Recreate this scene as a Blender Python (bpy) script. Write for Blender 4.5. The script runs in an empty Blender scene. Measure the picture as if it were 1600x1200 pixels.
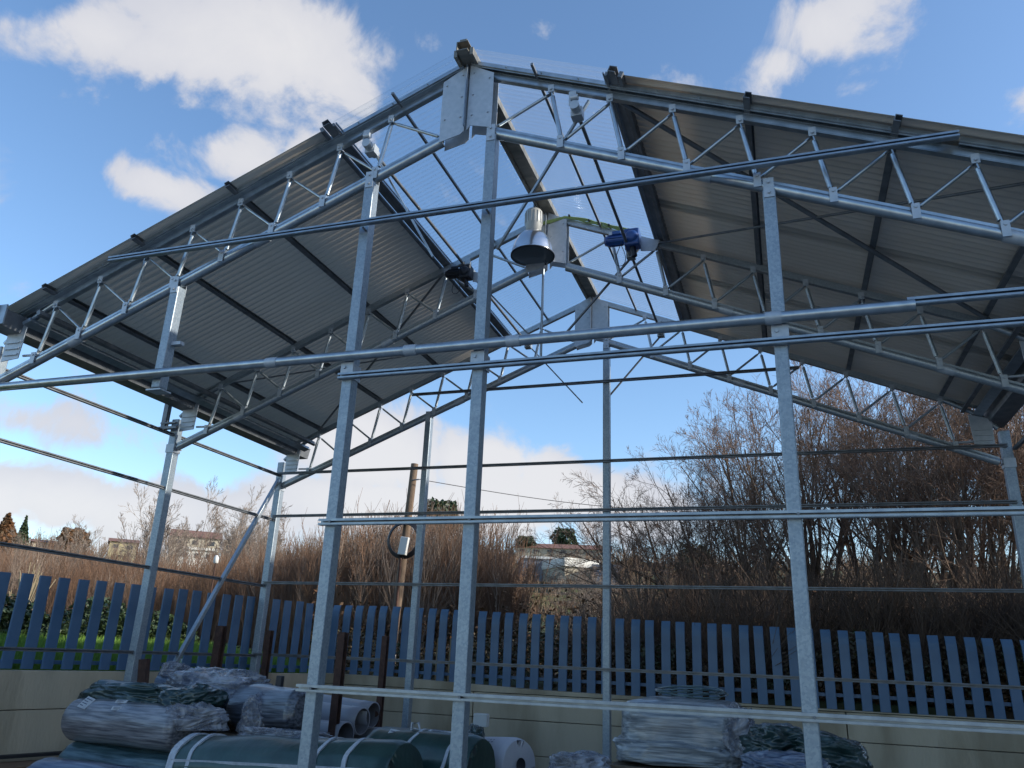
import bpy, math, random
import numpy as np
from mathutils import Vector, Matrix, noise as mnoise

S = bpy.context.scene
COL = S.collection
rnd = random.Random(7)
rs = np.random.RandomState(11)

# ------------------------------------------------------------------ camera
F, YAW, PITCH, ROLL = 1233.25, math.radians(19.046), math.radians(19.182), math.radians(2.357)
CAM = np.array([2.142, -5.0, 1.6])
_fw = np.array([-math.sin(YAW)*math.cos(PITCH), math.cos(YAW)*math.cos(PITCH), math.sin(PITCH)])
_rt = np.array([math.cos(YAW), math.sin(YAW), 0.0]); _up = np.cross(_rt, _fw)
RT = _rt*math.cos(ROLL)+_up*math.sin(ROLL); UP = -_rt*math.sin(ROLL)+_up*math.cos(ROLL); FW = _fw
cd = bpy.data.cameras.new('camera'); cam = bpy.data.objects.new('camera', cd); COL.objects.link(cam)
cd.sensor_width = 36; cd.lens = F/1600*36; cd.clip_start = 0.05; cd.clip_end = 3000
M = Matrix.Identity(4)
for i in range(3):
    M[i][0] = RT[i]; M[i][1] = UP[i]; M[i][2] = -FW[i]; M[i][3] = CAM[i]
cam.matrix_world = M
S.camera = cam
def ray(x, y): return FW+RT*(x-800)/F-UP*(y-600)/F
def atY(x, y, Y): d = ray(x, y); return CAM+d*((Y-CAM[1])/d[1])
def atX(x, y, X): d = ray(x, y); return CAM+d*((X-CAM[0])/d[0])
def atZ(x, y, Z): d = ray(x, y); return CAM+d*((Z-CAM[2])/d[2])

# ------------------------------------------------------------------ light
SUN_AZ, SUN_EL = math.radians(84), math.radians(24)      # azimuth from +y, clockwise
sd = Vector((math.sin(SUN_AZ)*math.cos(SUN_EL), math.cos(SUN_AZ)*math.cos(SUN_EL), math.sin(SUN_EL)))
sl = bpy.data.lights.new('sun', 'SUN'); sl.energy = 4.0; sl.angle = math.radians(0.6); sl.color = (1.0, .93, .82)
so = bpy.data.objects.new('sun', sl); COL.objects.link(so); so.rotation_euler = sd.to_track_quat('Z', 'Y').to_euler()
S.view_settings.view_transform = 'Standard'; S.view_settings.look = 'None'; S.view_settings.gamma = 1
S.view_settings.exposure = 0.66

W = bpy.data.worlds.new('World'); S.world = W; W.use_nodes = True
nt = W.node_tree; N = nt.nodes; L = nt.links; N.clear()
def wn(t, **k):
    n = N.new(t)
    for a, b in k.items(): setattr(n, a, b)
    return n
def wmath(op, a, b=None, c=None, clamp=False):
    n = wn('ShaderNodeMath', operation=op, use_clamp=clamp)
    for i, v in enumerate((a, b, c)):
        if v is None: continue
        if isinstance(v, (int, float)): n.inputs[i].default_value = v
        else: L.new(v, n.inputs[i])
    return n.outputs[0]
tc = wn('ShaderNodeTexCoord')
sky = wn('ShaderNodeTexSky', sky_type='NISHITA', sun_disc=False, sun_elevation=SUN_EL, sun_rotation=SUN_AZ, altitude=50, air_density=1.0, dust_density=0.6, ozone_density=2.2)
# clouds: soft lobes on the sky sphere broken up by noise
nz = wn('ShaderNodeTexNoise'); nz.inputs['Scale'].default_value = 8.5; nz.inputs['Detail'].default_value = 12; nz.inputs['Roughness'].default_value = .60; nz.inputs['Distortion'].default_value = .35
L.new(tc.outputs['Generated'], nz.inputs['Vector'])
nz2 = wn('ShaderNodeTexNoise'); nz2.inputs['Scale'].default_value = 3.0; nz2.inputs['Detail'].default_value = 5; nz2.inputs['Roughness'].default_value = .5
L.new(tc.outputs['Generated'], nz2.inputs['Vector'])
CL = [(390, 75, 250, 92, 6, .92), (120, 50, 125, 55, 0, 1.1), (230, 75, 130, 50, 0, .8), (545, 110, 100, 85, -10, .85), (300, 160, 160, 45, 12, .55),
      (280, 300, 95, 36, 12, .9), (370, 245, 95, 50, 8, .95), (460, 262, 80, 40, -25, .85), (680, 80, 80, 34, 48, .62), (850, 50, 40, 70, 0, .42),
      (1300, 35, 85, 60, -25, .78), (1215, 120, 55, 45, -40, .72), (1360, 5, 60, 30, 0, .5), (1200, 145, 190, 30, 5, .28),
      (100, 665, 260, 40, 7, .72), (270, 700, 130, 34, 14, .62), (130, 795, 380, 62, 4, 1.25), (-60, 720, 120, 50, 4, .5),
      (590, 715, 150, 75, 12, 1.25), (640, 790, 260, 50, 4, 1.25), (380, 800, 180, 45, 0, .6), (770, 735, 130, 62, 10, 1.25), (870, 765, 150, 50, 8, 1.25), (1010, 800, 140, 50, 5, .8),
      (1120, 760, 100, 30, 0, .5), (1750, 700, 200, 70, 0, .8), (-300, 300, 200, 160, 0, .9), (1900, 200, 220, 120, 0, .9), (700, -500, 300, 160, 0, .8)]
acc = None
for cx_, cy_, rx_, ry_, rot_, st_ in CL:
    c = ray(cx_, cy_); ln = np.linalg.norm(c); c = c/ln
    a = RT*math.cos(math.radians(rot_))-UP*math.sin(math.radians(rot_)); a = a-c*(a@c); a /= np.linalg.norm(a)
    b = np.cross(c, a)
    ra = rx_/F/ln; rb = ry_/F/ln
    d1 = wn('ShaderNodeVectorMath', operation='DOT_PRODUCT'); L.new(tc.outputs['Generated'], d1.inputs[0]); d1.inputs[1].default_value = tuple(a/ra)
    d2 = wn('ShaderNodeVectorMath', operation='DOT_PRODUCT'); L.new(tc.outputs['Generated'], d2.inputs[0]); d2.inputs[1].default_value = tuple(b/rb)
    d3 = wn('ShaderNodeVectorMath', operation='DOT_PRODUCT'); L.new(tc.outputs['Generated'], d3.inputs[0]); d3.inputs[1].default_value = tuple(c)
    q = wmath('MULTIPLY_ADD', d1.outputs['Value'], d1.outputs['Value'], wmath('MULTIPLY', d2.outputs['Value'], d2.outputs['Value']))
    e = wmath('EXPONENT', wmath('MULTIPLY', q, -.75))
    e = wmath('MULTIPLY', e, wmath('GREATER_THAN', d3.outputs['Value'], 0.0))
    e = wmath('MULTIPLY', e, st_)
    acc = e if acc is None else wmath('MAXIMUM', acc, e)
m = wmath('ADD', acc, wmath('MULTIPLY', wmath('SUBTRACT', nz.outputs['Fac'], .5), 2.5))
mr = wn('ShaderNodeMapRange', interpolation_type='SMOOTHSTEP'); L.new(m, mr.inputs['Value']); mr.inputs['From Min'].default_value = .34; mr.inputs['From Max'].default_value = .80
mask = wmath('MULTIPLY', mr.outputs['Result'], .93)
cc = wn('ShaderNodeMix', data_type='RGBA'); cc.inputs[6].default_value = (2.4, 2.5, 2.9, 1); cc.inputs[7].default_value = (3.5, 3.45, 3.5, 1)
cr = wn('ShaderNodeMapRange'); L.new(wmath('ADD', wmath('MULTIPLY', acc, .45), wmath('ADD', wmath('MULTIPLY', nz2.outputs['Fac'], .7), wmath('MULTIPLY', nz.outputs['Fac'], .5))), cr.inputs['Value']); cr.inputs['From Min'].default_value = .62; cr.inputs['From Max'].default_value = 1.15
L.new(cr.outputs['Result'], cc.inputs[0])
mx = wn('ShaderNodeMix', data_type='RGBA'); L.new(mask, mx.inputs[0]); L.new(cc.outputs[2], mx.inputs[7])
hs = wn('ShaderNodeHueSaturation'); hs.inputs['Saturation'].default_value = 1.08; hs.inputs['Value'].default_value = 1.08
L.new(sky.outputs[0], hs.inputs['Color']); L.new(hs.outputs[0], mx.inputs[6])
bg = wn('ShaderNodeBackground'); bg.inputs['Strength'].default_value = .15; L.new(mx.outputs[2], bg.inputs['Color'])
wo = wn('ShaderNodeOutputWorld'); L.new(bg.outputs[0], wo.inputs[0])
W.cycles.sampling_method = 'MANUAL'; W.cycles.sample_map_resolution = 512

# ------------------------------------------------------------------ materials
MATS = {}
def mat(name, base, rough=.6, metal=0.0, var=0.0, scale=8.0, detail=4, base2=None, bump=0.0, bscale=40, stretch=None, coord='Object', voronoi=False, coat=0, spec=None, trans=0, contrast=(.35, .65)):
    m = bpy.data.materials.new(name); m.use_nodes = True
    t = m.node_tree; P = t.nodes['Principled BSDF']; P.inputs['Base Color'].default_value = (*base, 1)
    P.inputs['Roughness'].default_value = rough; P.inputs['Metallic'].default_value = metal
    if coat: P.inputs['Coat Weight'].default_value = coat; P.inputs['Coat Roughness'].default_value = .15
    if spec is not None: P.inputs['Specular IOR Level'].default_value = spec
    tcn = t.nodes.new('ShaderNodeTexCoord'); src = tcn.outputs[coord]
    mp = t.nodes.new('ShaderNodeMapping'); t.links.new(src, mp.inputs[0])
    if stretch: mp.inputs['Scale'].default_value = stretch
    src = mp.outputs[0]
    if base2 is not None:
        if voronoi:
            tx = t.nodes.new('ShaderNodeTexVoronoi'); tx.inputs['Scale'].default_value = scale; fac = tx.outputs['Color']
            n2 = t.nodes.new('ShaderNodeTexNoise'); n2.inputs['Scale'].default_value = scale*.12; n2.inputs['Detail'].default_value = 4; t.links.new(src, n2.inputs['Vector'])
            sep = t.nodes.new('ShaderNodeSeparateColor'); t.links.new(fac, sep.inputs[0])
            ad = t.nodes.new('ShaderNodeMath'); ad.operation = 'MULTIPLY_ADD'; t.links.new(sep.outputs[0], ad.inputs[0]); ad.inputs[1].default_value = .5; 
            m3 = t.nodes.new('ShaderNodeMath'); m3.operation = 'MULTIPLY'; m3.inputs[1].default_value = .5; t.links.new(n2.outputs['Fac'], m3.inputs[0]); t.links.new(m3.outputs[0], ad.inputs[2]); fac = ad.outputs[0]
        else:
            tx = t.nodes.new('ShaderNodeTexNoise'); tx.inputs['Scale'].default_value = scale; tx.inputs['Detail'].default_value = detail; fac = tx.outputs['Fac']
        t.links.new(src, tx.inputs['Vector'])
        r = t.nodes.new('ShaderNodeMapRange'); t.links.new(fac, r.inputs['Value']); r.inputs['From Min'].default_value = contrast[0]; r.inputs['From Max'].default_value = contrast[1]
        x = t.nodes.new('ShaderNodeMix'); x.data_type = 'RGBA'; x.inputs[6].default_value = (*base, 1); x.inputs[7].default_value = (*base2, 1)
        t.links.new(r.outputs[0], x.inputs[0]); t.links.new(x.outputs[2], P.inputs['Base Color'])
    if bump:
        bn = t.nodes.new('ShaderNodeTexNoise'); bn.inputs['Scale'].default_value = bscale; bn.inputs['Detail'].default_value = 5; t.links.new(src, bn.inputs['Vector'])
        b = t.nodes.new('ShaderNodeBump'); b.inputs['Strength'].default_value = bump; b.inputs['Distance'].default_value = .02; t.links.new(bn.outputs['Fac'], b.inputs['Height']); t.links.new(b.outputs[0], P.inputs['Normal'])
    if trans:
        tl = t.nodes.new('ShaderNodeBsdfTranslucent'); tl.inputs[0].default_value = (*base, 1); ms = t.nodes.new('ShaderNodeMixShader'); ms.inputs[0].default_value = trans
        t.links.new(P.outputs[0], ms.inputs[1]); t.links.new(tl.outputs[0], ms.inputs[2]); t.links.new(ms.outputs[0], t.nodes['Material Output'].inputs[0])
    MATS[name] = m
    return m
galv = mat('galvanised_steel', (.31, .35, .38), .42, .75, base2=(.46, .50, .53), scale=80, voronoi=True, contrast=(.1, .9))
galvp = mat('galvanised_post_steel', (.22, .27, .32), .45, .55, base2=(.37, .42, .46), scale=75, voronoi=True, contrast=(.1, .9), bump=.08, bscale=120)
tube_m = mat('galvanised_tube', (.48, .52, .55), .32, .9, base2=(.36, .40, .43), scale=12)
dark_m = mat('weathered_dark_steel', (.14, .15, .165), .5, .5, base2=(.21, .22, .235), scale=9)
plate_m = mat('galvanised_plate', (.50, .53, .57), .5, .45, base2=(.42, .46, .50), scale=20, bump=.04, bscale=8)
alum = mat('aluminium_profile', (.34, .39, .44), .38, .75, base2=(.26, .30, .35), scale=15)
sheetL = mat('grey_roof_sheet', (.55, .52, .47), .5, 0.0, base2=(.69, .65, .59), scale=1.6, detail=9, stretch=(.4, 1.5, 1), trans=.62)
sheetR = mat('beige_roof_sheet', (.58, .52, .45), .5, 0.0, base2=(.72, .65, .57), scale=1.6, detail=9, stretch=(.4, 1.5, 1), trans=.36)
rubber = mat('black_rubber', (.02, .02, .022), .6)
fence_m = mat('blue_painted_steel', (.055, .12, .22), .45, .0, base2=(.10, .18, .29), scale=2.2, detail=10, coat=.1, bump=.08, bscale=6, contrast=(.35, .75))
conc = mat('stained_concrete', (.27, .215, .14), .85, 0, base2=(.52, .44, .32), scale=1.7, detail=12, bump=.4, bscale=30, stretch=(1, 1, .3), contrast=(.33, .62))
rust = mat('rusty_steel', (.055, .028, .022), .8, .2, base2=(.10, .05, .035), scale=14, bump=.3)
wood = mat('grey_pallet_wood', (.14, .10, .07), .8, 0, base2=(.22, .17, .12), scale=6, stretch=(1, 6, 6), bump=.2)
newwood = mat('pale_new_wood', (.55, .42, .26), .7, 0, base2=(.45, .33, .19), scale=5, stretch=(4, 4, .5))
polewood = mat('weathered_pole_wood', (.12, .08, .055), .9, 0, base2=(.20, .145, .10), scale=6, stretch=(6, 6, .4), bump=.4)
bluepaint = mat('blue_motor_paint', (.008, .045, .20), .35, .1, coat=.4, base2=(.02, .09, .30), scale=8)
blackm = mat('black_motor_paint', (.02, .022, .03), .45, .2)
lampm = mat('spun_aluminium', (.75, .76, .78), .22, .95, base2=(.65, .66, .68), scale=6)
lampcap = mat('lamp_housing_grey', (.48, .48, .46), .5, .2, base2=(.42, .42, .4), scale=10)
lampglass = mat('lamp_lens_dark', (.12, .14, .16), .12, 0)
cabley = mat('yellow_green_cable', (.22, .30, .10), .6)
cablek = mat('black_cable', (.015, .015, .02), .5)
white_p = mat('white_plastic', (.62, .62, .60), .5)
pvc = mat('lilac_grey_pvc', (.26, .26, .29), .4, 0, base2=(.33, .33, .36), scale=3)
pvcin = mat('pipe_inside', (.16, .15, .16), .7)
greencloth = mat('dark_green_ground_cover', (.009, .036, .032), .40, 0, base2=(.018, .06, .052), scale=5, bump=.4, bscale=9, coat=.25)
darkbag = mat('black_green_film', (.010, .028, .030), .28, 0, base2=(.02, .05, .05), scale=6, bump=.3, bscale=10, coat=.4)
def film(name, a, b, scale=30, stretch=(.6, 5, 9), rough=.28):
    return mat(name, a, rough, 0, base2=b, scale=scale*.2, detail=8, stretch=stretch, bump=.3, bscale=scale*.35, coat=.6, contrast=(.36, .66))
wrap_lilac = film('lilac_stretch_film', (.085, .085, .10), (.30, .29, .30))
wrap_dark = film('dark_stretch_film', (.02, .026, .04), (.12, .13, .16))
wrap_green = film('green_stretch_film', (.02, .06, .07), (.10, .17, .19))
wrap_blue = film('blue_stretch_film', (.04, .07, .14), (.16, .20, .27))
wrap_grey = film('grey_blue_stretch_film', (.10, .12, .14), (.33, .35, .37))
strap_m = mat('white_strap', (.50, .52, .56), .6, 0, base2=(.36, .38, .42), scale=30)
label_m = mat('white_paper_label', (.55, .56, .57), .7, 0, base2=(.40, .41, .43), scale=9)
whiteroll = mat('white_fabric_roll', (.42, .42, .47), .7, 0, base2=(.50, .50, .54), scale=4)
ink = mat('printed_ink', (.10, .11, .16), .8)

def clear_film():
    m = bpy.data.materials.new('crumpled_clear_film'); m.use_nodes = True; t = m.node_tree
    P = t.nodes['Principled BSDF']; P.inputs['Base Color'].default_value = (.33, .33, .36, 1); P.inputs['Roughness'].default_value = .22; P.inputs['Coat Weight'].default_value = .5
    tr = t.nodes.new('ShaderNodeBsdfTransparent'); tr.inputs[0].default_value = (.8, .83, .9, 1)
    ms = t.nodes.new('ShaderNodeMixShader'); n = t.nodes.new('ShaderNodeTexNoise'); n.inputs['Scale'].default_value = 7; n.inputs['Detail'].default_value = 2.5; n.inputs['Distortion'].default_value = 1.2
    tcn = t.nodes.new('ShaderNodeTexCoord'); t.links.new(tcn.outputs['Object'], n.inputs['Vector'])
    r = t.nodes.new('ShaderNodeMapRange'); r.inputs['From Min'].default_value = .35; r.inputs['From Max'].default_value = .65; r.inputs['To Min'].default_value = .25; r.inputs['To Max'].default_value = .85
    t.links.new(n.outputs['Fac'], r.inputs['Value']); t.links.new(r.outputs[0], ms.inputs[0]); t.links.new(tr.outputs[0], ms.inputs[1]); t.links.new(P.outputs[0], ms.inputs[2])
    b = t.nodes.new('ShaderNodeBump'); b.inputs['Strength'].default_value = .3; b.inputs['Distance'].default_value = .02; t.links.new(n.outputs['Fac'], b.inputs['Height']); t.links.new(b.outputs[0], P.inputs['Normal'])
    t.links.new(ms.outputs[0], t.nodes['Material Output'].inputs[0]); return m
filmclear = clear_film()
def poly():
    m = bpy.data.materials.new('clear_corrugated_polycarbonate'); m.use_nodes = True; t = m.node_tree; t.nodes.remove(t.nodes['Principled BSDF'])
    tr = t.nodes.new('ShaderNodeBsdfTransparent'); tr.inputs[0].default_value = (.93, .955, .97, 1)
    gl = t.nodes.new('ShaderNodeBsdfGlossy'); gl.inputs['Roughness'].default_value = .12; gl.inputs['Color'].default_value = (.95, .97, 1, 1)
    df = t.nodes.new('ShaderNodeBsdfTranslucent'); df.inputs[0].default_value = (.75, .8, .85, 1)
    lw = t.nodes.new('ShaderNodeLayerWeight'); lw.inputs['Blend'].default_value = .42
    m1 = t.nodes.new('ShaderNodeMixShader'); mu = t.nodes.new('ShaderNodeMath'); mu.operation = 'MULTIPLY'; mu.inputs[1].default_value = .5
    t.links.new(lw.outputs['Facing'], mu.inputs[0]); t.links.new(mu.outputs[0], m1.inputs[0]); t.links.new(tr.outputs[0], m1.inputs[1]); t.links.new(gl.outputs[0], m1.inputs[2])
    m2 = t.nodes.new('ShaderNodeMixShader'); m2.inputs[0].default_value = .05; t.links.new(m1.outputs[0], m2.inputs[1]); t.links.new(df.outputs[0], m2.inputs[2])
    t.links.new(m2.outputs[0], t.nodes['Material Output'].inputs[0]); return m
polyc = poly()

# ------------------------------------------------------------------ mesh builder
class MB:
    def __init__(s): s.v = []; s.f = []; s.sm = []
    def add(s, vs, fs, smooth=False):
        o = len(s.v); s.v += [tuple(map(float, v)) for v in vs]; s.f += [tuple(i+o for i in f) for f in fs]; s.sm += [smooth]*len(fs); return s
    def beam(s, p0, p1, w, h, up=(0, 0, 1)):
        p0 = np.array(p0, float); p1 = np.array(p1, float); d = p1-p0; d /= np.linalg.norm(d); up = np.array(up, float)
        sd_ = np.cross(d, up)
        if np.linalg.norm(sd_) < 1e-4: sd_ = np.cross(d, (1, 0, 0))
        sd_ /= np.linalg.norm(sd_); u = np.cross(sd_, d)
        vs = [p+sd_*a*w/2+u*b*h/2 for p in (p0, p1) for a, b in ((-1, -1), (1, -1), (1, 1), (-1, 1))]
        return s.add(vs, [(0, 1, 2, 3), (7, 6, 5, 4), (0, 4, 5, 1), (1, 5, 6, 2), (2, 6, 7, 3), (3, 7, 4, 0)])
    def box(s, c, d): return s.beam((c[0], c[1], c[2]-d[2]/2), (c[0], c[1], c[2]+d[2]/2), d[0], d[1], (0, 1, 0))
    def chan(s, p0, p1, w, h, t, up=(0, 0, 1)):
        """C profile: web plus two lips, open towards +side"""
        p0 = np.array(p0, float); p1 = np.array(p1, float); d = p1-p0; d /= np.linalg.norm(d); sd_ = np.cross(d, up); sd_ /= np.linalg.norm(sd_); u = np.cross(sd_, d)
        prof = [(w/2, h/2), (-w/2, h/2), (-w/2, -h/2), (w/2, -h/2), (w/2, -h/2+t), (-w/2+t, -h/2+t), (-w/2+t, h/2-t), (w/2, h/2-t)]
        vs = [p+sd_*a+u*b for p in (p0, p1) for a, b in prof]; n = 8
        fs = [(i, (i+1) % n, (i+1) % n+n, i+n) for i in range(n)]+[(0, 1, 6, 7), (1, 2, 5, 6), (2, 3, 4, 5), (15, 14, 9, 8), (14, 13, 10, 9), (13, 12, 11, 10)]
        return s.add(vs, fs)
    def tube(s, pts, r, n=10, cap=True, r1=None):
        pts = [np.array(p, float) for p in pts]; m_ = len(pts); rings = []
        rr = [r+(0 if r1 is None else (r1-r)*i/(m_-1)) for i in range(m_)]
        d0 = pts[1]-pts[0]; ref = np.array((0, 0, 1.)) if abs(d0[2]) < .9*np.linalg.norm(d0) else np.array((1., 0, 0))
        vs = []
        for i, p in enumerate(pts):
            d = (pts[min(i+1, m_-1)]-pts[max(i-1, 0)]); d /= np.linalg.norm(d)
            a = np.cross(d, ref); a /= np.linalg.norm(a); b = np.cross(a, d)
            vs += [p+(a*math.cos(2*math.pi*k/n)+b*math.sin(2*math.pi*k/n))*rr[i] for k in range(n)]
        fs = [(i*n+k, i*n+(k+1) % n, (i+1)*n+(k+1) % n, (i+1)*n+k) for i in range(m_-1) for k in range(n)]
        s.add(vs, fs, True)
        if cap: s.add(vs[:n], [tuple(range(n))][:1]); s.add(vs[-n:], [tuple(range(n))[::-1]])
        return s
    def lathe(s, c, prof, n=40, axis=(0, 0, 1), smooth=True):
        ax = np.array(axis, float); ax /= np.linalg.norm(ax); a = np.cross(ax, (0, 1, 0) if abs(ax[1]) < .9 else (1, 0, 0)); a /= np.linalg.norm(a); b = np.cross(ax, a); c = np.array(c, float)
        vs = [c+ax*z+(a*math.cos(2*math.pi*k/n)+b*math.sin(2*math.pi*k/n))*r for r, z in prof for k in range(n)]
        fs = [(i*n+k, i*n+(k+1) % n, (i+1)*n+(k+1) % n, (i+1)*n+k) for i in range(len(prof)-1) for k in range(n)]
        return s.add(vs, fs, smooth)
    def prism(s, poly_, off):
        n = len(poly_); off = np.array(off, float); vs = [np.array(p, float) for p in poly_]; vs += [v+off for v in vs]
        return s.add(vs, [tuple(range(n))[::-1], tuple(range(n, 2*n))]+[(i, (i+1) % n, (i+1) % n+n, i+n) for i in range(n)])
    def build(s, name, m_, parent=None, bevel=0, origin=None):
        V = np.array(s.v); 
        if origin is None: origin = np.array([(V[:, 0].min()+V[:, 0].max())/2, (V[:, 1].min()+V[:, 1].max())/2, V[:, 2].min()])
        origin = np.array(origin, float)
        me = bpy.data.meshes.new(name); me.from_pydata((V-origin).tolist(), [], s.f); me.update()
        me.polygons.foreach_set('use_smooth', s.sm)
        if isinstance(m_, (list, tuple)):
            for q in m_: me.materials.append(q)
        else: me.materials.append(m_)
        o = bpy.data.objects.new(name, me); COL.objects.link(o)
        place(o, origin, parent)
        if bevel:
            bv = o.modifiers.new('bevel', 'BEVEL'); bv.width = bevel; bv.segments = 2; bv.limit_method = 'ANGLE'
        return o
WP = {}
def place(o, w, parent):
    WP[o.name] = np.array(w, float)
    if parent is not None: o.parent = parent; o.location = Vector(WP[o.name]-WP[parent.name])
    else: o.location = Vector(w)
def tag(o, label=None, cat=None, group=None, kind=None):
    if label: o['label'] = label
    if cat: o['category'] = cat
    if group: o['group'] = group
    if kind: o['kind'] = kind
    return o
def empty(name, loc, label=None, cat=None, group=None):
    o = bpy.data.objects.new(name, None); COL.objects.link(o); o.empty_display_size = .1; place(o, loc, None); return tag(o, label, cat, group)
def npmesh(name, V, Fc, m_, smooth=False, parent=None, loc=(0, 0, 0)):
    """fast mesh: Fc is an int array (n,3) or (n,4)"""
    V = np.asarray(V, np.float32); Fc = np.asarray(Fc, np.int32); me = bpy.data.meshes.new(name)
    k = Fc.shape[1]; me.vertices.add(len(V)); me.vertices.foreach_set('co', V.ravel()); me.loops.add(Fc.size); me.loops.foreach_set('vertex_index', Fc.ravel())
    me.polygons.add(len(Fc)); me.polygons.foreach_set('loop_start', np.arange(0, Fc.size, k, dtype=np.int32)); me.polygons.foreach_set('loop_total', np.full(len(Fc), k, np.int32))
    if smooth: me.polygons.foreach_set('use_smooth', np.ones(len(Fc), bool))
    me.update(calc_edges=True); me.validate()
    if m_ is not None: me.materials.append(m_)
    o = bpy.data.objects.new(name, me); COL.objects.link(o); place(o, loc, parent); return o

# ------------------------------------------------------------------ ground and terrain
soil = mat('pale_concrete_yard', (.34, .32, .29), .9, 0, base2=(.44, .42, .38), scale=1.2, detail=10, bump=.6, bscale=20, coord='Object')
terr_m = mat('rough_grass_and_bracken', (.075, .045, .022), .95, 0, base2=(.06, .075, .022), scale=.35, detail=10, bump=.5, bscale=6, contrast=(.42, .58))
grass_m = mat('sun_brightened_grass', (.17, .30, .04), .8, 0, base2=(.11, .22, .03), scale=3, detail=6)  # green brightened in the colour itself, standing in for missing sunlight
FD = np.array([.2777, .9607]); CORN = np.array([-4.31, 5.8])             # left fence direction, corner
def h_terr(x, y):
    r = math.hypot(x-2, y+5); t = min(max((r-34)/95, 0), 1); t = t*t*(3-2*t)
    az = math.degrees(math.atan2(x-2, y+5))
    top = 11.0+3.6*math.exp(-((az+8)/22)**2)
    return 1.24+min(max((r-14)/30, 0), 1)*.25+top*t+(mnoise.noise(Vector((x*.03, y*.03, 0)))*1.6*t if r > 30 else 0)
base = []
for k in range(14): base.append((CORN-FD*(30-30*k/13.0)+np.array([-.12, .1]), np.array([-1, .25]) if k < 13 else np.array([-.95, .45])))
for a in np.linspace(150, 95, 7): base.append((CORN+np.array([-.08, .15]), np.array([math.cos(math.radians(a)), math.sin(math.radians(a))])))
for X in list(np.linspace(-3.8, 14, 12))+[20, 30, 60]: base.append((np.array([X, 5.95]), np.array([(X-2)*.05 if X < 15 else .6, 1.0])))
dl = [0, .3, .8, 1.5, 2.5, 4, 6, 8, 11, 15, 20, 26, 33, 42, 52, 63, 76, 90, 106, 130, 180, 300, 700]
V = []; Fc = []
for p, d in base:
    for q in dl: x, y = p+d*q; V.append((x, y, h_terr(x, y) if q > .0 else .7))
nd = len(dl)
for i in range(len(base)-1):
    for j in range(nd-1): Fc.append((i*nd+j, i*nd+j+1, (i+1)*nd+j+1, (i+1)*nd+j))
tag(npmesh('terrain', V, Fc, terr_m, True), kind='structure')
g = MB(); g.add([(-40, -700, 0), (700, -700, 0), (700, 5.86, 0), (-4.2, 5.86, 0), (-4.2-.2777*33, 5.86-.9607*33, 0), (-700, -40, 0), (-700, -700, 0)], [(0, 1, 2, 3, 4), (0, 4, 5, 6)])
tag(g.build('ground', soil, origin=(0, 0, 0)), kind='structure')

# ------------------------------------------------------------------ concrete retaining wall
w = MB()
PL = CORN-FD*9.0; out = np.array([-FD[1], FD[0]])
def wallseg(mb, a, b, n, th, z0, z1):
    a = np.array(a); b = np.array(b); n = np.array(n); mb.add([(*a, z0), (*b, z0), (*(b+n*th), z0), (*(a+n*th), z0), (*a, z1), (*b, z1), (*(b+n*th), z1), (*(a+n*th), z1)],
        [(0, 3, 2, 1), (4, 5, 6, 7), (0, 1, 5, 4), (1, 2, 6, 5), (2, 3, 7, 6), (3, 0, 4, 7)])
cw = empty('concrete_wall', (CORN[0], CORN[1], 0), 'low stained concrete retaining wall carrying the blue slat fence round two sides of the yard', 'wall')
w = MB()
zs = [0, .50, 1.0, 1.29]
def wpanels(a, b, n, rows):
    a = np.array(a); b = np.array(b); ln = np.linalg.norm(b-a); k = max(1, int(round(ln/2.4)))
    mb = MB()
    for i in range(k):
        for z0, z1 in rows:
            g_ = .006
            pa = a+(b-a)*(i/k)+(b-a)/ln*g_; pb = a+(b-a)*((i+1)/k)-(b-a)/ln*g_
            wallseg(mb, pa, pb, n, .16+rnd.uniform(-.003, .003), z0+.004, z1-.004)
    return mb
wpanels(PL, CORN-FD*.02, out, [(0, .47), (.47, .90), (.90, 1.29)]).build('wall_panels', conc, cw, bevel=.006)
wpanels((CORN[0]+.0, 5.80), (14.5, 5.80), (0, 1), [(0, .42), (.42, .84), (.84, 1.16)]).build('wall_panels', conc, cw, bevel=.006)
cp = MB(); cp.add([(CORN[0], 5.795, 1.165), (14.5, 5.795, 1.165), (14.5, 5.97, 1.165), (CORN[0], 5.97, 1.165), (CORN[0], 5.795, 1.295), (-3.2, 5.795, 1.29), (-1, 5.795, 1.22), (3, 5.795, 1.175), (14.5, 5.795, 1.17), (14.5, 5.97, 1.17), (3, 5.97, 1.175), (-1, 5.97, 1.22), (-3.2, 5.97, 1.29), (CORN[0], 5.97, 1.295)],
    [(0, 1, 8, 7, 6, 5, 4), (3, 13, 12, 11, 10, 9, 2), (4, 5, 12, 13), (5, 6, 11, 12), (6, 7, 10, 11), (7, 8, 9, 10), (0, 4, 13, 3), (0, 3, 2, 1), (1, 2, 9, 8)])
cp.build('wall_capping', conc, cw)

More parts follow.
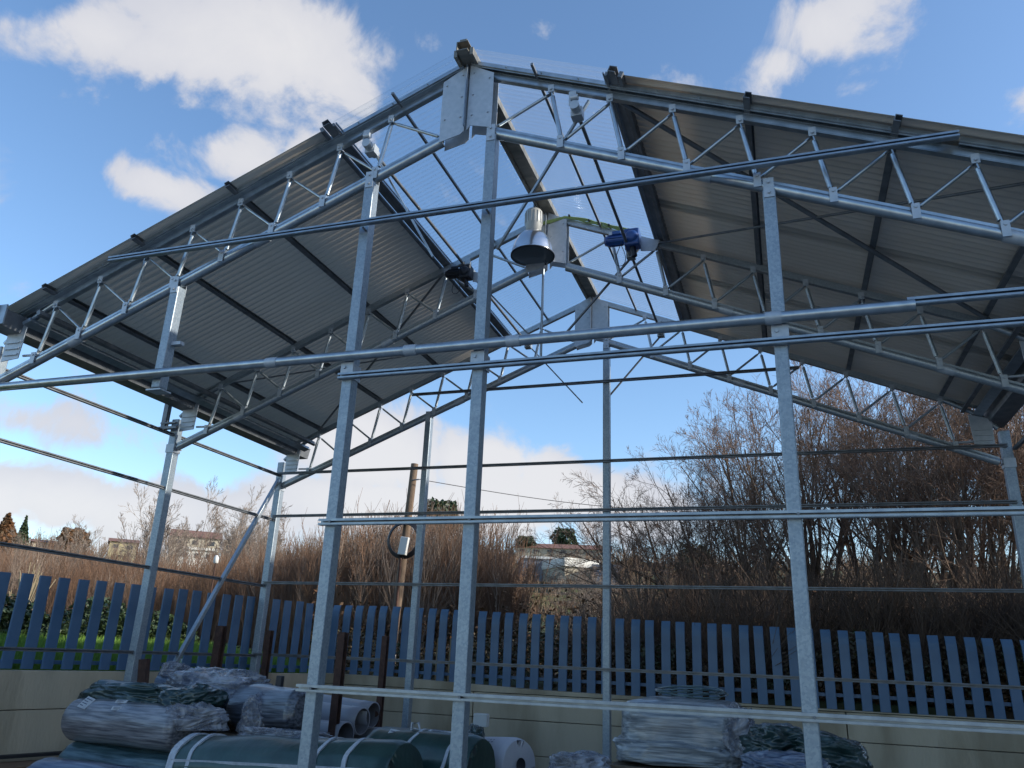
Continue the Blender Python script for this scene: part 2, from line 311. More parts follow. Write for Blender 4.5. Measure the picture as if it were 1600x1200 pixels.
# ------------------------------------------------------------------ blue slat fence
fe = empty('slat_fence', (CORN[0], CORN[1], 1.25), 'blue painted metal fence of spaced vertical slats on the concrete wall behind the yard', 'fence')
def slat(p, t, n, z0, z1, w_, name='slat', bend=1.0):
    """pressed slat: shallow channel whose head leans back"""
    mb = MB(); t = np.array([t[0], t[1], 0.]); n = np.array([n[0], n[1], 0.]); p = np.array([p[0], p[1], 0.])
    ofs = rnd.uniform(-.006, .006); lean = rnd.uniform(-.016, .016)
    prof = [(-w_/2, .020), (-w_/2+.003, .002), (-w_/2+.012, 0), (0, -.001), (w_/2-.012, 0), (w_/2-.003, .002), (w_/2, .020)]
    levels = [(z0, 0), (z1-.16, 0), (z1-.09, .008), (z1-.04, .022), (z1, .04)]
    vs = []; 
    for z, b in levels:
        for u, dpt in prof: vs.append(p+t*(u+lean*(z-z0))+n*(dpt+b*bend+ofs)+np.array([0, 0, z]))
    k = len(prof); fs = [(i*k+j, i*k+j+1, (i+1)*k+j+1, (i+1)*k+j) for i in range(len(levels)-1) for j in range(k-1)]
    mb.add(vs, fs, False); o = mb.build(name, fence_m, fe)
    so_ = o.modifiers.new('thickness', 'SOLIDIFY'); so_.thickness = .003; return o
def fy(x): return 5.86
xs = []
x = -4.26
while x < 7.2: xs.append(x); x += .196
for x in xs:
    zt = 2.262-.0285*max(0, x+3.4); zb = float(np.interp(x, [-4.3, -3.2, -1, 3, 8], [1.30, 1.295, 1.225, 1.18, 1.15]))
    slat((x, fy(x)), (1, 0), (0, 1), zb, zt, .118)
nleft = 0; s_ = .12
while s_ < 6.6:
    q = CORN-FD*s_+out*.06
    slat(q, (-FD[0], -FD[1]), out, 1.30, 2.262+rnd.uniform(-.008, .008), .118, bend=0); s_ += .212
    nleft += 1
for z in (1.37,):
    MB().beam((-4.2, 5.93, z), (7.3, 5.93, z-.05), .03, .04).build('fence_rail', fence_m, fe)
    a = CORN+out*.13; b = CORN-FD*6.7+out*.13
    MB().beam((*a, z), (*b, z), .03, .04).build('fence_rail', fence_m, fe)

# ------------------------------------------------------------------ greenhouse frame
XL, XC, XR = -4.641, -.057, 4.55; Y1, Y2 = 2.383, 4.582
ZE, ZR, ZBL, ZBR = 4.349, 6.256, 3.792, 5.698
SLP = (ZR-ZE)/(XC-XL)
def zt_(x): return ZR-SLP*abs(x-XC)
def zb_(x): return ZBR-(ZBR-ZBL)/(XC-XL)*abs(x-XC)
GH = empty('greenhouse_frame', (XC, 2.3, 0), 'half finished galvanised steel greenhouse frame with lattice trusses and ribbed roof sheets, filling the view', 'greenhouse')
def gable_web(y, tr, rs_, ds_, mm):
    for sg in (-1, 1):
        for k in range(8 if sg < 0 else 8):
            xt = XC+sg*(.71+.474*k); xb = XC+sg*(.80+.474*k); xp = XC+sg*(.225 if k == 0 else .80+.474*(k-1))
            T = np.array((xt, y, zt_(xt)-.055)); B = np.array((xb, y, zb_(xb)+.055)); Pp = np.array((xp, y, zb_(xp)+.055))
            def bar(a, b, r, nm):
                mb = MB(); d = (b-a)/np.linalg.norm(b-a); mb.tube([a+d*.05, b-d*.05], r, 10)
                mb.beam(a-d*.01, a+d*.06, r*.5, r*2.5, (0, 1, 0)); mb.beam(b-d*.06, b+d*.01, r*.5, r*2.5, (0, 1, 0)); return mb.build(nm, mm, tr)
            bar(T+np.array([0, -.004, 0]), B+np.array([0, -.004, 0]), rs_, 'web_bar'); bar(Pp+np.array([0, .010, 0]), T+np.array([0, .010, 0]), ds_, 'web_bar')
        for k in range(8):
            gp = MB(); xt = XC+sg*(.71+.474*k); xb = XC+sg*(.80+.474*k)
            gp.beam((xt, y-.028, zt_(xt)-.075), (xt, y-.028, zt_(xt)-.005), .05, .008, (0, 1, 0)); gp.tube([(xt, y-.045, zt_(xt)-.05), (xt, y+.03, zt_(xt)-.05)], .011, 6); gp.build('node_plate', plate_m, tr); gp = MB()
            gp.beam((xb, y-.05, zb_(xb)-.035), (xb, y-.05, zb_(xb)+.075), .05, .008, (0, 1, 0)); gp.tube([(xb, y-.062, zb_(xb)+.05), (xb, y+.03, zb_(xb)+.05)], .011, 6); gp.build('node_plate', plate_m, tr)
def truss(y, near):
    tr = bpy.data.objects.new('roof_truss', None); COL.objects.link(tr); place(tr, (XC, y, ZBL), GH)
    mm = tube_m if near else galv
    for sg in (-1, 1):
        xe = XC+sg*4.06
        # top chord: round tube, bending down to the column at the eave
        e = [(XC+sg*.05, y, zt_(XC+.05)-.01), (XC+sg*2, y, zt_(XC+2)-.01), (xe, y, zt_(xe)-.01), (XC+sg*4.25, y, zt_(xe)-.115), (XC+sg*4.42, y, zt_(xe)-.23), (XC+sg*4.56, y, zt_(xe)-.37)]
        mb = MB(); mb.tube(e[2:], .027, 12)
        for ea, eb in ((e[0], e[2]),):
            ea = np.array(ea); eb = np.array(eb); mb.beam(ea, eb, .048, .046, (sg*.38, 0, .92)); mb.beam(ea+(0, -.024, -.012), eb+(0, -.024, -.012), .006, .012, (sg*.38, 0, .92))
        mb.beam((XC+sg*.03, y, zt_(XC+.03)+.022), (XC+sg*4.45, y, zt_(XC+4.45)+.022), .05, .026, (0, 1, 0) if 0 else (sg*.38, 0, .92)); mb.build('top_chord', mm, tr)
        b0 = (XC+sg*.22, y, zb_(XC+.22)); b1 = (XC+sg*4.52, y, zb_(XC+4.52))
        mb = MB(); mb.tube([b0, b1], .040, 14); mb.beam(np.array(b0)+(0, 0, .034), np.array(b1)+(0, 0, .034), .050, .034, (sg*.38, 0, .92)); mb.beam(np.array(b0)+(0, -.026, .034), np.array(b1)+(0, -.026, .034), .006, .010, (sg*.38, 0, .92)); mb.build('bottom_chord', mm, tr)
        # sleeves on the bottom chord
        for xx in (1.86, 3.7):
            sv = MB(); sv.tube([(XC+sg*(xx-.06), y, zb_(XC+xx-.06)), (XC+sg*(xx+.06), y, zb_(XC+xx+.06))], .044, 14); sv.build('chord_sleeve', plate_m, tr)
        # eave bracket plate with slots and short strut
        bk = MB(); xx = XC+sg*4.50; bk.prism([(xx, y-.05, 4.30), (XC+sg*4.28, y-.05, 4.36), (XC+sg*4.30, y-.05, 4.02), (xx, y-.05, 4.0)], (0, .01, 0))
        for zz in (4.06, 4.12, 4.18): bk.beam((XC+sg*4.31, y-.054, zz), (XC+sg*4.48, y-.054, zz), .02, .018)
        bk.tube([(XC+sg*4.30, y, 4.06), (XC+sg*4.06, y, zb_(XC+4.1)+.06)], .012, 8); bk.build('eave_bracket', plate_m, tr)
    # folded ridge plates
    for sg in (-1, 1):
        rp = MB(); xa = XC+sg*.012; xo = XC+sg*.225
        pts = [(xa, ZR+.03), (xo, zt_(xo)+.0), (xo, zb_(xo)+.02 if sg > 0 else zb_(xo)-.04), (xa+sg*.03, ZBR-.09 if sg < 0 else ZBR-.02), (xa, ZBR-.06)]
        rp.prism([(px, y-.062, pz) for px, pz in pts], (0, .006, 0)); rp.prism([(px, y+.056, pz) for px, pz in pts], (0, .006, 0))
        for (bx, bz) in ((.05, .52), (.19, .44), (.05, .10), (.19, .10), (.05, .3)): rp.tube([(XC+sg*bx, y-.072, ZBR+bz-.02), (XC+sg*bx, y-.06, ZBR+bz-.02)], .008, 6)
        rp.build('ridge_plate', plate_m, tr)
    fl = MB(); fl.box((XC, y-.085, (ZR+ZBR)/2-.02), (.006, .05, .60)); fl.build('ridge_flange', alum, tr)
    gable_web(y, tr, .0185, .0135, mm)
    return tr
T0 = truss(0, True); T1 = truss(Y1, False); T2 = truss(Y2, False)
# near gable edge profiles (bright channel screwed over the top chord)
def edge_prof(x0, x1, nm='edge_profile'):
    mb = MB(); z0, z1 = zt_(x0)+.052, zt_(x1)+.052
    mb.chan((x0, -.045, z0), (x1, -.045, z1), .05, .045, .006, (0, -1, 0)); 
    mb.beam((x0, -.075, z0+.004), (x1, -.075, z1+.004), .012, .034, (0, 0, 1))
    n_ = int(abs(x1-x0)/.3)
    for i in range(1, n_):
        xx = x0+(x1-x0)*i/n_; mb.tube([(xx, -.092, zt_(xx)+.056), (xx, -.08, zt_(xx)+.056)], .007, 6)
    return mb.build(nm, tube_m, T0)
edge_prof(XC-.05, -4.5); edge_prof(XC+.03, 3.33); edge_prof(3.42, 4.5)

def post(x, y, z0, z1, w_=.085, d_=.10, nm='column', m_=None, yo=0):
    mb = MB(); mb.beam((x, y+yo, z0), (x, y+yo, z1), w_, d_, (0, 1, 0)); return mb.build(nm, m_ or galvp, GH, bevel=.008)
for x in (XL, XR):
    for y in (0, Y1, Y2):
        o = post(x, y, 0, 4.16, .10, .10)
        c_ = MB(); c_.box((x, y, 3.80), (.116, .116, .10)); c_.tube([(x+.06*(1 if x < 0 else -1), y-.07, 3.8), (x+.06*(1 if x < 0 else -1), y+.07, 3.8)], .009, 6); c_.build('column_clamp', plate_m, o)
def gpost(x, y, z0=0, z1=None, front=True):
    z1 = z1 or zb_(x)-.035; o = post(x, y, z0, z1, .085, .098, 'gable_post')
    c_ = MB(); c_.box((x, y-.052, z1+.01), (.07, .008, .15)); c_.box((x, y+.052, z1+.01), (.07, .008, .15)); 
    for dz in (-.03, .05): c_.tube([(x, y-.068, z1+dz), (x, y+.06, z1+dz)], .011, 6)
    c_.build('post_clamp', plate_m, o); return o
gA, gB, gC = gpost(-.897, 0), gpost(.166, 0), gpost(2.236, 0)
gS = gpost(-2.715, 0, 3.62)
MB().box((-2.715, 0, 3.60), (.15, .13, .012)).build('end_plate', plate_m, gS); MB().box((-2.715, -.06, 3.72), (.14, .02, .03)).build('end_bracket', plate_m, gS); MB().beam((-2.69, .02, 4.03), (-2.58, .02, 4.03), .05, .03).build('side_bracket', plate_m, gS)
gpost(.141, Y2); gpost(-2.356, Y2)
# post brackets below the big tube
for x, o in ((-.897, gA), (.166, gB), (2.236, gC)):
    b_ = MB(); b_.box((x, -.058, 3.64), (.105, .014, .10)); b_.box((x+.045, 0, 3.62), (.012, .12, .12)); b_.tube([(x-.02, -.075, 3.65), (x-.02, -.06, 3.65)], .013, 8); b_.build('tube_bracket', plate_m, o)
    for zz in (1.363, 2.468, 4.858-.02):
        if zz < zb_(x): MB().tube([(x+.02, -.098, zz), (x+.02, -.048, zz)], .01, 6).build('rail_bolt', dark_m, o)
# horizontal rails of the near gable
def rail(x0, x1, y, z, nm='gable_rail', h=.046, d=.036, m_=None):
    mb = MB(); mb.chan((x0, y, z), (x1, y, z), d, h, .005, (0, 0, 1)); mb.beam((x0, y-d/2-.003, z+h*.27), (x1, y-d/2-.003, z+h*.27), .006, h*.30); mb.beam((x0, y-d/2-.003, z-h*.30), (x1, y-d/2-.003, z-h*.30), .006, h*.26)
    return mb.build(nm, m_ or alum, GH)
rail(-.99, XR+.05, -.07, 1.363); rail(-.97, XR+.05, -.07, 2.468)
rail(-.95, XR+.05, -.075, 3.573); rail(-3.42, 3.40, -.14, 4.858, h=.048)
tb = MB(); tb.tube([(XL-.6, -.10, 3.726), (3.02, -.10, 3.726)], .038, 16); tb.build('gable_tube', tube_m, GH)
for xx in (-1.55, -.35, .45, 2.2):
    sv = MB(); sv.tube([(xx-.05, -.10, 3.726), (xx+.05, -.10, 3.726)], .042, 16); sv.build('tube_sleeve', plate_m, GH)
rail(2.98, XR+.05, -.095, 3.752, h=.05)
# far gable and side rails
for z in (1.526, 2.456, 3.372, 3.987): rail(XL, XR, Y2-.07, z, h=.036, d=.03, m_=dark_m)
rail(-2.62, 2.5, Y2-.07, 5.047, h=.036, d=.03, m_=dark_m)
def yrail(x, z, y0, y1, nm='side_rail', m_=None):
    mb = MB(); mb.chan((x, y0, z), (x, y1, z), .03, .036, .005); mb.beam((x+.018, y0, z+.011), (x+.018, y1, z+.011), .006, .012); mb.beam((x+.018, y0, z-.011), (x+.018, y1, z-.011), .006, .012); return mb.build(nm, m_ or dark_m, GH)
for z in (1.507, 2.415, 3.325, 3.966):
    yrail(XL+.0, z, -.3, Y2-.055); yrail(XR+.08, z, 0, Y2)
MB().beam((XL+.02, Y2-.07, 3.90), (XL+.02, 2.62, .75), .05, .05, (1, 0, 0)).build('wall_brace', galv, GH, bevel=.004)
# purlins, ridge beam
RO = .055
def yline(x, zoff, w_, h_, nm, m_, y0=-.16, y1=Y2+.12):
    z = zt_(x)+zoff; sg = 1 if x > XC else -1
    mb = MB(); mb.chan((x, y0, z), (x, y1, z), w_, h_, .006, (sg*.38, 0, .92)); return mb.build(nm, m_, GH)
for x in (-2.22, -3.15, -4.07, 2.14, 3.06, 4.0): yline(x, RO, .045, .05, 'purlin', dark_m, y0=-.20)
for x in (-1.27, 1.19):
    sg = 1 if x > XC else -1
    z = zt_(x)
    mb = MB(); mb.chan((x, -.24, z+.075), (x, Y2+.15, z+.075), .06, .05, .006, (sg*.38, 0, .92)); mb.beam((x+sg*.055, -.2, z+.045), (x+sg*.055, Y2+.15, z+.045), .03, .05, (sg*.38, 0, .92)); mb.beam((x-sg*.055, -.2, z+.075), (x-sg*.055, Y2+.15, z+.075), .02, .035, (sg*.38, 0, .92))
    mb.build('purlin', dark_m, GH)
    MB().beam((x-sg*.078, -.2, z+.088), (x-sg*.078, Y2+.15, z+.088), .012, .012).build('vent_edge_strip', alum, GH)
rb = MB(); rb.chan((XC, -.24, ZR+.085), (XC, Y2+.1, ZR+.085), .10, .09, .008); rb.beam((XC-.07, -.2, ZR+.05), (XC-.07, Y2+.1, ZR+.05), .03, .07); rb.beam((XC+.07, -.2, ZR+.05), (XC+.07, Y2+.1, ZR+.05), .03, .07); rb.beam((XC, -.22, ZR+.15), (XC, Y2+.1, ZR+.15), .06, .03)
rb.build('ridge_beam', mat('ridge_profile', (.16, .155, .14), .5, .5, base2=(.28, .26, .22), scale=3, stretch=(1, 4, 1)), GH)
for x in (-.68, .54): 
    mb = MB(); mb.beam((x, -.20, zt_(x)+.035), (x, Y2+.05, zt_(x)+.035), .022, .022); mb.build('glazing_bar', dark_m, GH)
# roof sheets: real corrugation, ribs run down the slope
def sheet(xa, xb, m_, nm, zoff=.095, pitch=.076, amp=.012, y0=-.175, y1=Y2+.13, nx=5, thick=.0015):
    ny = int((y1-y0)/pitch*8); ys = np.linspace(y0, y1, ny); xs_ = np.linspace(xa, xb, nx); sg = 1 if (xa+xb)/2 > XC else -1
    zz = ZR-SLP*np.abs(xs_-XC)+zoff; nrm = np.array([sg*.385, .923])
    a = np.sin(2*np.pi*ys/pitch)*amp
    X = xs_[:, None]+nrm[0]*a[None]; Z = zz[:, None]+nrm[1]*a[None]; Yv = np.repeat(ys[None], nx, 0)
    V = np.stack([X, Yv, Z], -1).reshape(-1, 3); i, j = np.meshgrid(np.arange(nx-1), np.arange(ny-1), indexing='ij'); i = i.ravel(); j = j.ravel()
    Fc = np.stack([i*ny+j, i*ny+j+1, (i+1)*ny+j+1, (i+1)*ny+j], 1); loc = np.array([(xa+xb)/2, (y0+y1)/2, zz.min()])
    o = npmesh(nm, V-loc, Fc, m_, True, GH, loc)
    if thick: q = o.modifiers.new('thickness', 'SOLIDIFY'); q.thickness = thick
    return o
def shadow_bands(xa, xb, m_):  # doubled strips darken the translucent sheet to imitate soft shadow bands
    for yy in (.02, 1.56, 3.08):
        q = sheet(xa, xb, m_, 'shadow_band_strip', zoff=.099, y0=round(yy/.076)*.076-.175+.076*2, y1=round(yy/.076)*.076-.175+.076*4)
shadow_bands(1.26, 4.59, sheetR)
oL = sheet(-1.33, -4.62, sheetL, 'roof_sheet'); oL['label'] = 'grey ribbed roof sheet on the left slope'
oR = sheet(1.25, 4.60, sheetR, 'roof_sheet'); oR['label'] = 'beige ribbed roof sheet on the right slope'
for a, b in ((XC-.09, -1.24), (XC+.09, 1.17)): sheet(a, b, polyc, 'clear_ridge_sheet', zoff=.115, pitch=.06, amp=.008, thick=0)
# eave gutters
for sg, x in ((-1, -4.50), (1, 4.52)):
    mb = MB(); p = [(x-.13, 4.42), (x-.10, 4.27), (x+.10, 4.27), (x+.13, 4.42), (x+.115, 4.42), (x+.09, 4.285), (x-.09, 4.285), (x-.115, 4.42)]
    mb.prism([(a, -.25, b) for a, b in p], (0, Y2+.5, 0)); g1 = mb.build('gutter', dark_m, GH)
    MB().beam((x-sg*.20, -.1, 4.36), (x-sg*.20, Y2+.05, 4.36), .09, .035, (sg*.38, 0, .92)).build('gutter_flashing', alum, GH)
    MB().beam((x-sg*.32, -.1, 4.435), (x-sg*.32, Y2+.05, 4.435), .04, .05, (sg*.38, 0, .92)).build('eave_purlin', dark_m, GH)
    MB().box((x, -.26, 4.37), (.26, .015, .19)).build('gutter_end', alum, GH)
    MB().beam((x+sg*.06, -.31, 4.44), (x+sg*.06, -.15, 4.44), .17, .07).build('gutter_outlet', alum, GH, bevel=.01)
# downpipe beside the middle left column
dp = MB(); a = atY(272, 540, Y1-.08); b = atY(263, 664, Y1-.08); a[0] = b[0] = XL+.02
dp.beam((XL-.10, Y1-.10, 4.85-.3), (XL-.10, Y1-.10, 4.02), .06, .06, (0, 1, 0)); dp.box((XL-.02, Y1-.12, 4.03), (.26, .05, .03)); dp.box((XL-.02, Y1-.12, 4.09), (.22, .04, .02)); dp.build('downpipe', dark_m, GH)
# roof plane bracing
def roofline(x0, y0, x1, y1, r=.012): 
    n_ = 2; mb = MB(); mb.tube([(x0, y0, zt_(x0)+.0), (x1, y1, zt_(x1)+.0)], r, 8); mb.build('roof_brace', dark_m, GH)
roofline(1.2, .05, 4.05, 2.33, .02); roofline(1.15, 2.36, 4.0, .05); roofline(-1.3, 2.42, -4.05, 4.5, .014); roofline(-4.05, 2.42, -1.3, 4.5, .010)
# ridge vent drives
for sg in (-1, 1):
    xs_ = XC+sg*.91; zz = 5.70
    sh = MB(); sh.tube([(xs_, -.02, zz), (xs_, Y2+.05, zz)], .016, 10); sh.build('drive_shaft', dark_m, GH)
    for y, xe, ze, nm in ((0, .27, 1.12, 0), (Y1, .15, .85, 1), (Y2, .15, .85, 2)):
        bq = MB(); bq.beam((xs_-.02, y-.03, zt_(xs_)-.03), (xs_-.02, y-.03, zz+.02), .06, .012, (0, 1, 0)); bq.box((xs_, y+.05, zz-.01), (.09, .08, .08)); bq.tube([(xs_, y-.06, zz), (xs_, y+.12, zz)], .04, 10); bq.tube([(xs_-.03, y-.05, zz+.07), (xs_+.03, y-.05, zz+.07)], .025, 8)
        bq.build('shaft_bearing', plate_m if y == 0 else galv, GH)
        rk = MB(); e1 = np.array((XC+sg*(.27 if y == 0 else .15), y+.10, 4.60 if y == 0 else 4.83)); s1 = np.array((xs_, y+.10, zz+.0)); d = (s1-e1)/np.linalg.norm(s1-e1); rk.beam(e1, s1+d*.16, .016, .028, (0, 1, 0))
        if sg < 0 and y == 0: pass
        rk.build('vent_rack', galv if y == 0 else dark_m, GH)
# vertical drop bar under the middle ridge
MB().tube([(-.10, Y1, 5.62), (-.10, Y1, 4.56)], .014, 8).build('drop_bar', galv, GH)
# vent motors
def motor(x, z, sg, m1, m2, y=Y1-.16):
    mo = bpy.data.objects.new('vent_motor', None); COL.objects.link(mo); place(mo, (x, y, z), GH)
    a = MB(); a.box((x, y, z), (.16, .15, .19)); a.lathe((x, y-.075, z), [(0.0001, -.03), (.05, -.03), (.07, 0)], 20, (0, 1, 0)); a.build('gearbox', m1, mo, bevel=.018)
    b = MB(); b.lathe((x-.07, y-.0, z+.01), [(.0001, .22), (.045, .22), (.056, .19), (.056, .02), (.07, 0), (.07, -.02)], 24, (-1, 0, 0))
    for k in range(10): 
        t = 2*math.pi*k/10; b.beam((x-.10, y+.056*math.cos(t), z+.01+.056*math.sin(t)), (x-.25, y+.056*math.cos(t), z+.01+.056*math.sin(t)), .006, .02, (0, math.cos(t), math.sin(t)))
    b.build('motor_barrel', m1, mo)
    MB().box((x-.16, y-.02, z+.075), (.09, .07, .04)).build('terminal_box', m1, mo, bevel=.006)
    MB().box((x-.02, y-.078, z-.02), (.06, .004, .035)).build('rating_plate', label_m, mo)
    MB().prism([(x+.07, y+.08, z+.05), (x+.27, y+.08, z+.0), (x+.22, y+.08, z-.12), (x+.07, y+.08, z-.10)], (0, .01, 0)).build('mounting_plate', plate_m, mo)
    MB().tube([(x, y, z-.09), (x+.02, y, z-.2)], .03, 8).build('chain_guard', m2, mo)
    lp = MB(); pts = [(x-.12+(.05*math.sin(t*2.1)), y-.03+.02*math.cos(t), z-.05-.26*math.sin(t)) for t in np.linspace(0, math.pi, 18)]; lp.tube(pts, .004, 6); lp.build('loop_cable', cablek, mo)
    return mo
motor(.905, 5.76, 1, bluepaint, blackm); ml = motor(-.94, 5.60, -1, blackm, blackm); ml.scale = (.82, .82, .82)
# supply cable bundle tied to the middle chord
cb = MB()
for off in (0, .014, .027):
    pts = [(-.12, Y1-.08, 6.13+off), (.0, Y1-.07, 6.15+off), (.15, Y1-.06, 6.19+off*.5)]
    for x in np.linspace(.3, .95, 8): pts.append((x, Y1-.05-off*.3, zt_(x)+.035+off+.006*math.sin(x*30+off*99)))
    cb.tube(pts, .008, 6)
cb.build('cable_bundle', cabley, GH)
ct = MB()
for x in (.2, .42, .64, .85): ct.tube([(x, Y1-.085, zt_(x)+.05), (x, Y1+.03, zt_(x)+.065)], .012, 6)
ct.build('cable_tie', cablek, GH)

# ------------------------------------------------------------------ high bay lamp
LX, LY = -.15, 2.14
lamp = empty('high_bay_lamp', (LX, LY, 5.64), 'silver bell shaped industrial lamp hanging under the middle truss ridge', 'lamp')
MB().lathe((LX, LY, 5.66), [(.225, 0), (.232, .004), (.228, .02), (.222, .06), (.205, .13), (.175, .20), (.13, .255), (.09, .285), (.075, .30)], 48).build('reflector', lampm, lamp).modifiers.new('t', 'SOLIDIFY').thickness = .004
MB().lathe((LX, LY, 5.66), [(.0001, .014), (.12, .008), (.222, .006)], 48).build('lens', lampglass, lamp)
MB().lathe((LX, LY, 5.655), [(.222, 0), (.236, 0), (.236, .014), (.222, .014)], 48).build('rim', blackm, lamp)
hb = MB(); hb.lathe((LX, LY, 5.95), [(.075, 0), (.085, .01), (.085, .07), (.092, .08), (.092, .24), (.08, .26), (.0001, .26)], 32)
for k in range(16):
    t = 2*math.pi*k/16; hb.beam((LX+.093*math.cos(t), LY+.093*math.sin(t), 6.04), (LX+.093*math.cos(t), LY+.093*math.sin(t), 6.18), .006, .012, (math.cos(t), math.sin(t), 0))
hb.build('gear_housing', lampcap, lamp)
MB().lathe((LX, LY, 6.205), [(.0001, .09), (.012, .09), (.012, 0)], 12).build('hanging_hook', galv, lamp)

# ------------------------------------------------------------------ unseen hall added right of the yard to keep it in shade
hallm = mat('cream_cladding', (.42, .40, .36), .6, 0, base2=(.38, .36, .33), scale=2, stretch=(1, 1, .1))
hl = empty('added_shade_hall', (22, -2, 0), 'long pale clad hall added out of view right of the yard to shade it', 'building')
hm = MB(); hm.box((18, -1.7, 4.8), (14, 20.6, 9.6)); hm.build('wall', hallm, hl)
rf = MB(); rf.prism([(10.6, -12.4, 9.6), (25.4, -12.4, 9.6), (18, -12.4, 11.2)], (0, 21.4, 0)); rf.build('roof', dark_m, hl)
for i in range(5):
    f_ = MB(); f_.box((10.97, -10+i*4.2, 3.2), (.06, 2.2, 1.4)); f_.build('window', lampglass, hl)

# ------------------------------------------------------------------ vegetation
def seg_tubes(P0, P1, R0, R1, n=3):
    P0 = np.asarray(P0, float); P1 = np.asarray(P1, float); d = P1-P0; d /= np.linalg.norm(d, axis=1)[:, None]+1e-9
    ref = np.where(np.abs(d[:, 2:3]) < .9, np.array([[0, 0, 1.]]), np.array([[1., 0, 0]])); a = np.cross(d, ref); a /= np.linalg.norm(a, axis=1)[:, None]; b = np.cross(a, d)
    k = len(P0); V = np.empty((k, 2*n, 3))
    for i in range(n):
        c, s_ = math.cos(2*math.pi*i/n), math.sin(2*math.pi*i/n); o = a*c+b*s_
        V[:, i] = P0+o*R0[:, None]; V[:, n+i] = P1+o*R1[:, None]
    q = np.array([[i, (i+1) % n, n+(i+1) % n, n+i] for i in range(n)]); Fq = (q[None]+(np.arange(k)*2*n)[:, None, None]).reshape(-1, 4)
    return V.reshape(-1, 3), Fq
def grow(r, start, dirs, length, rad, K, bend, trop, taper=.35):
    """vectorised branches -> point array (n,K+1,3) and radii"""
    n = len(start); P = np.empty((n, K+1, 3)); P[:, 0] = start; d = dirs.copy(); R_ = np.empty((n, K+1))
    for k in range(K):
        d = d+r.normal(0, bend, (n, 3))+np.array([0, 0, trop]); d /= np.linalg.norm(d, axis=1)[:, None]; P[:, k+1] = P[:, k]+d*(length/K)[:, None]
    R_[:] = rad[:, None]*np.linspace(1, taper, K+1)[None]
    return P, R_
def spawn(r, P, R_, c, tmin, ang, lr, L0, rr):
    n, K1, _ = P.shape; idx = np.repeat(np.arange(n), c); t = r.uniform(tmin, .99, n*c)*(K1-1); k = np.minimum(t.astype(int), K1-2); f = (t-k)[:, None]
    A = P[idx, k]; B = P[idx, k+1]; s_ = A*(1-f)+B*f; d = B-A; d /= np.linalg.norm(d, axis=1)[:, None]
    rv = r.normal(0, 1, (n*c, 3)); rv -= d*np.sum(rv*d, 1)[:, None]; rv /= np.linalg.norm(rv, axis=1)[:, None]; a = np.radians(r.normal(ang, 9, n*c))[:, None]
    nd_ = d*np.cos(a)+rv*np.sin(a); tt = t/(K1-1); ln = L0[idx]*lr*(1.25-.75*tt)*r.uniform(.7, 1.3, n*c); rad = R_[idx, k]*rr*r.uniform(.8, 1.1, n*c)
    return s_, nd_, ln, rad
def segs(P, R_): return P[:, :-1].reshape(-1, 3), P[:, 1:].reshape(-1, 3), R_[:, :-1].ravel(), R_[:, 1:].ravel()
def cat(ls): return [np.concatenate(x) for x in zip(*ls)]
def tree_mesh(seed, H, stems=5, lean=.25, counts=(9, 7, 6, 3), ang=(32, 34, 36, 38), rad=.07, rmin=.0036, trop=.05):
    r = np.random.RandomState(seed); a = r.uniform(0, 2*math.pi, stems); st_ = np.stack([np.cos(a)*.12, np.sin(a)*.12, np.zeros(stems)], 1)
    d = np.stack([np.cos(a)*lean, np.sin(a)*lean, np.ones(stems)], 1)*1.; d += r.normal(0, .08, d.shape); d /= np.linalg.norm(d, axis=1)[:, None]
    P, R_ = grow(r, st_-np.array([0, 0, .3]), d, H*r.uniform(.7, 1.0, stems), rad*r.uniform(.7, 1.2, stems), 9, .05, .03, .18)
    trunk = [segs(P, R_)]; crown = []; L_ = H*np.ones(stems)
    lr = (.42, .5, .5, .55)
    for i, c in enumerate(counts):
        s_, nd_, ln, rd = spawn(r, P, R_, c, .22 if i == 0 else .15, ang[i], lr[i], L_, .5); rd = np.maximum(rd, rmin)
        K = (6, 4, 3, 2)[i]; P, R_ = grow(r, s_, nd_, ln, rd, K, .09, trop, .4 if i < 3 else .6); L_ = ln
        (trunk if i == 0 else crown).append(segs(P, R_))
    return seg_tubes(*cat(trunk), n=5), seg_tubes(*cat(crown), n=3)
bark_d = mat('dark_winter_bark', (.10, .07, .05), .9, 0, base2=(.20, .14, .10), scale=5)
twig_d = mat('brown_winter_twigs', (.17, .10, .065), .9, 0, base2=(.27, .18, .13), scale=1.2)
twig_p = mat('pale_winter_twigs', (.20, .155, .125), .9, 0, base2=(.30, .24, .19), scale=1)
twig_r = mat('russet_willow_stems', (.14, .075, .045), .9, 0, base2=(.25, .145, .085), scale=.6, detail=8, contrast=(.3, .7)); twig_g = mat('grey_brown_willow_stems', (.15, .11, .085), .9, 0, base2=(.27, .20, .15), scale=.6, detail=8)
leaf_g = mat('ivy_leaves', (.022, .042, .014), .55, 0, base2=(.04, .065, .022), scale=2)
leaf_e = mat('evergreen_leaves', (.02, .042, .016), .6, 0, base2=(.04, .065, .025), scale=1.5)
leaf_b = mat('dead_bracken_leaves', (.15, .065, .022), .8, 0, base2=(.07, .045, .02), scale=1.5)
leaf_m = mat('mixed_bramble_leaves', (.035, .05, .012), .6, 0, base2=(.10, .05, .018), scale=1.1, detail=6)
protoT = {}
def make_tree(kind, spec, tm, cm):
    (tv, tf), (cv, cf) = tree_mesh(**spec); r = bpy.data.objects.new('bare_tree', None); COL.objects.link(r); WP[r.name] = np.zeros(3)
    npmesh('trunk', tv, tf, tm, True, r); npmesh('crown', cv, cf, cm, True, r); protoT[kind] = [r, False]; return r
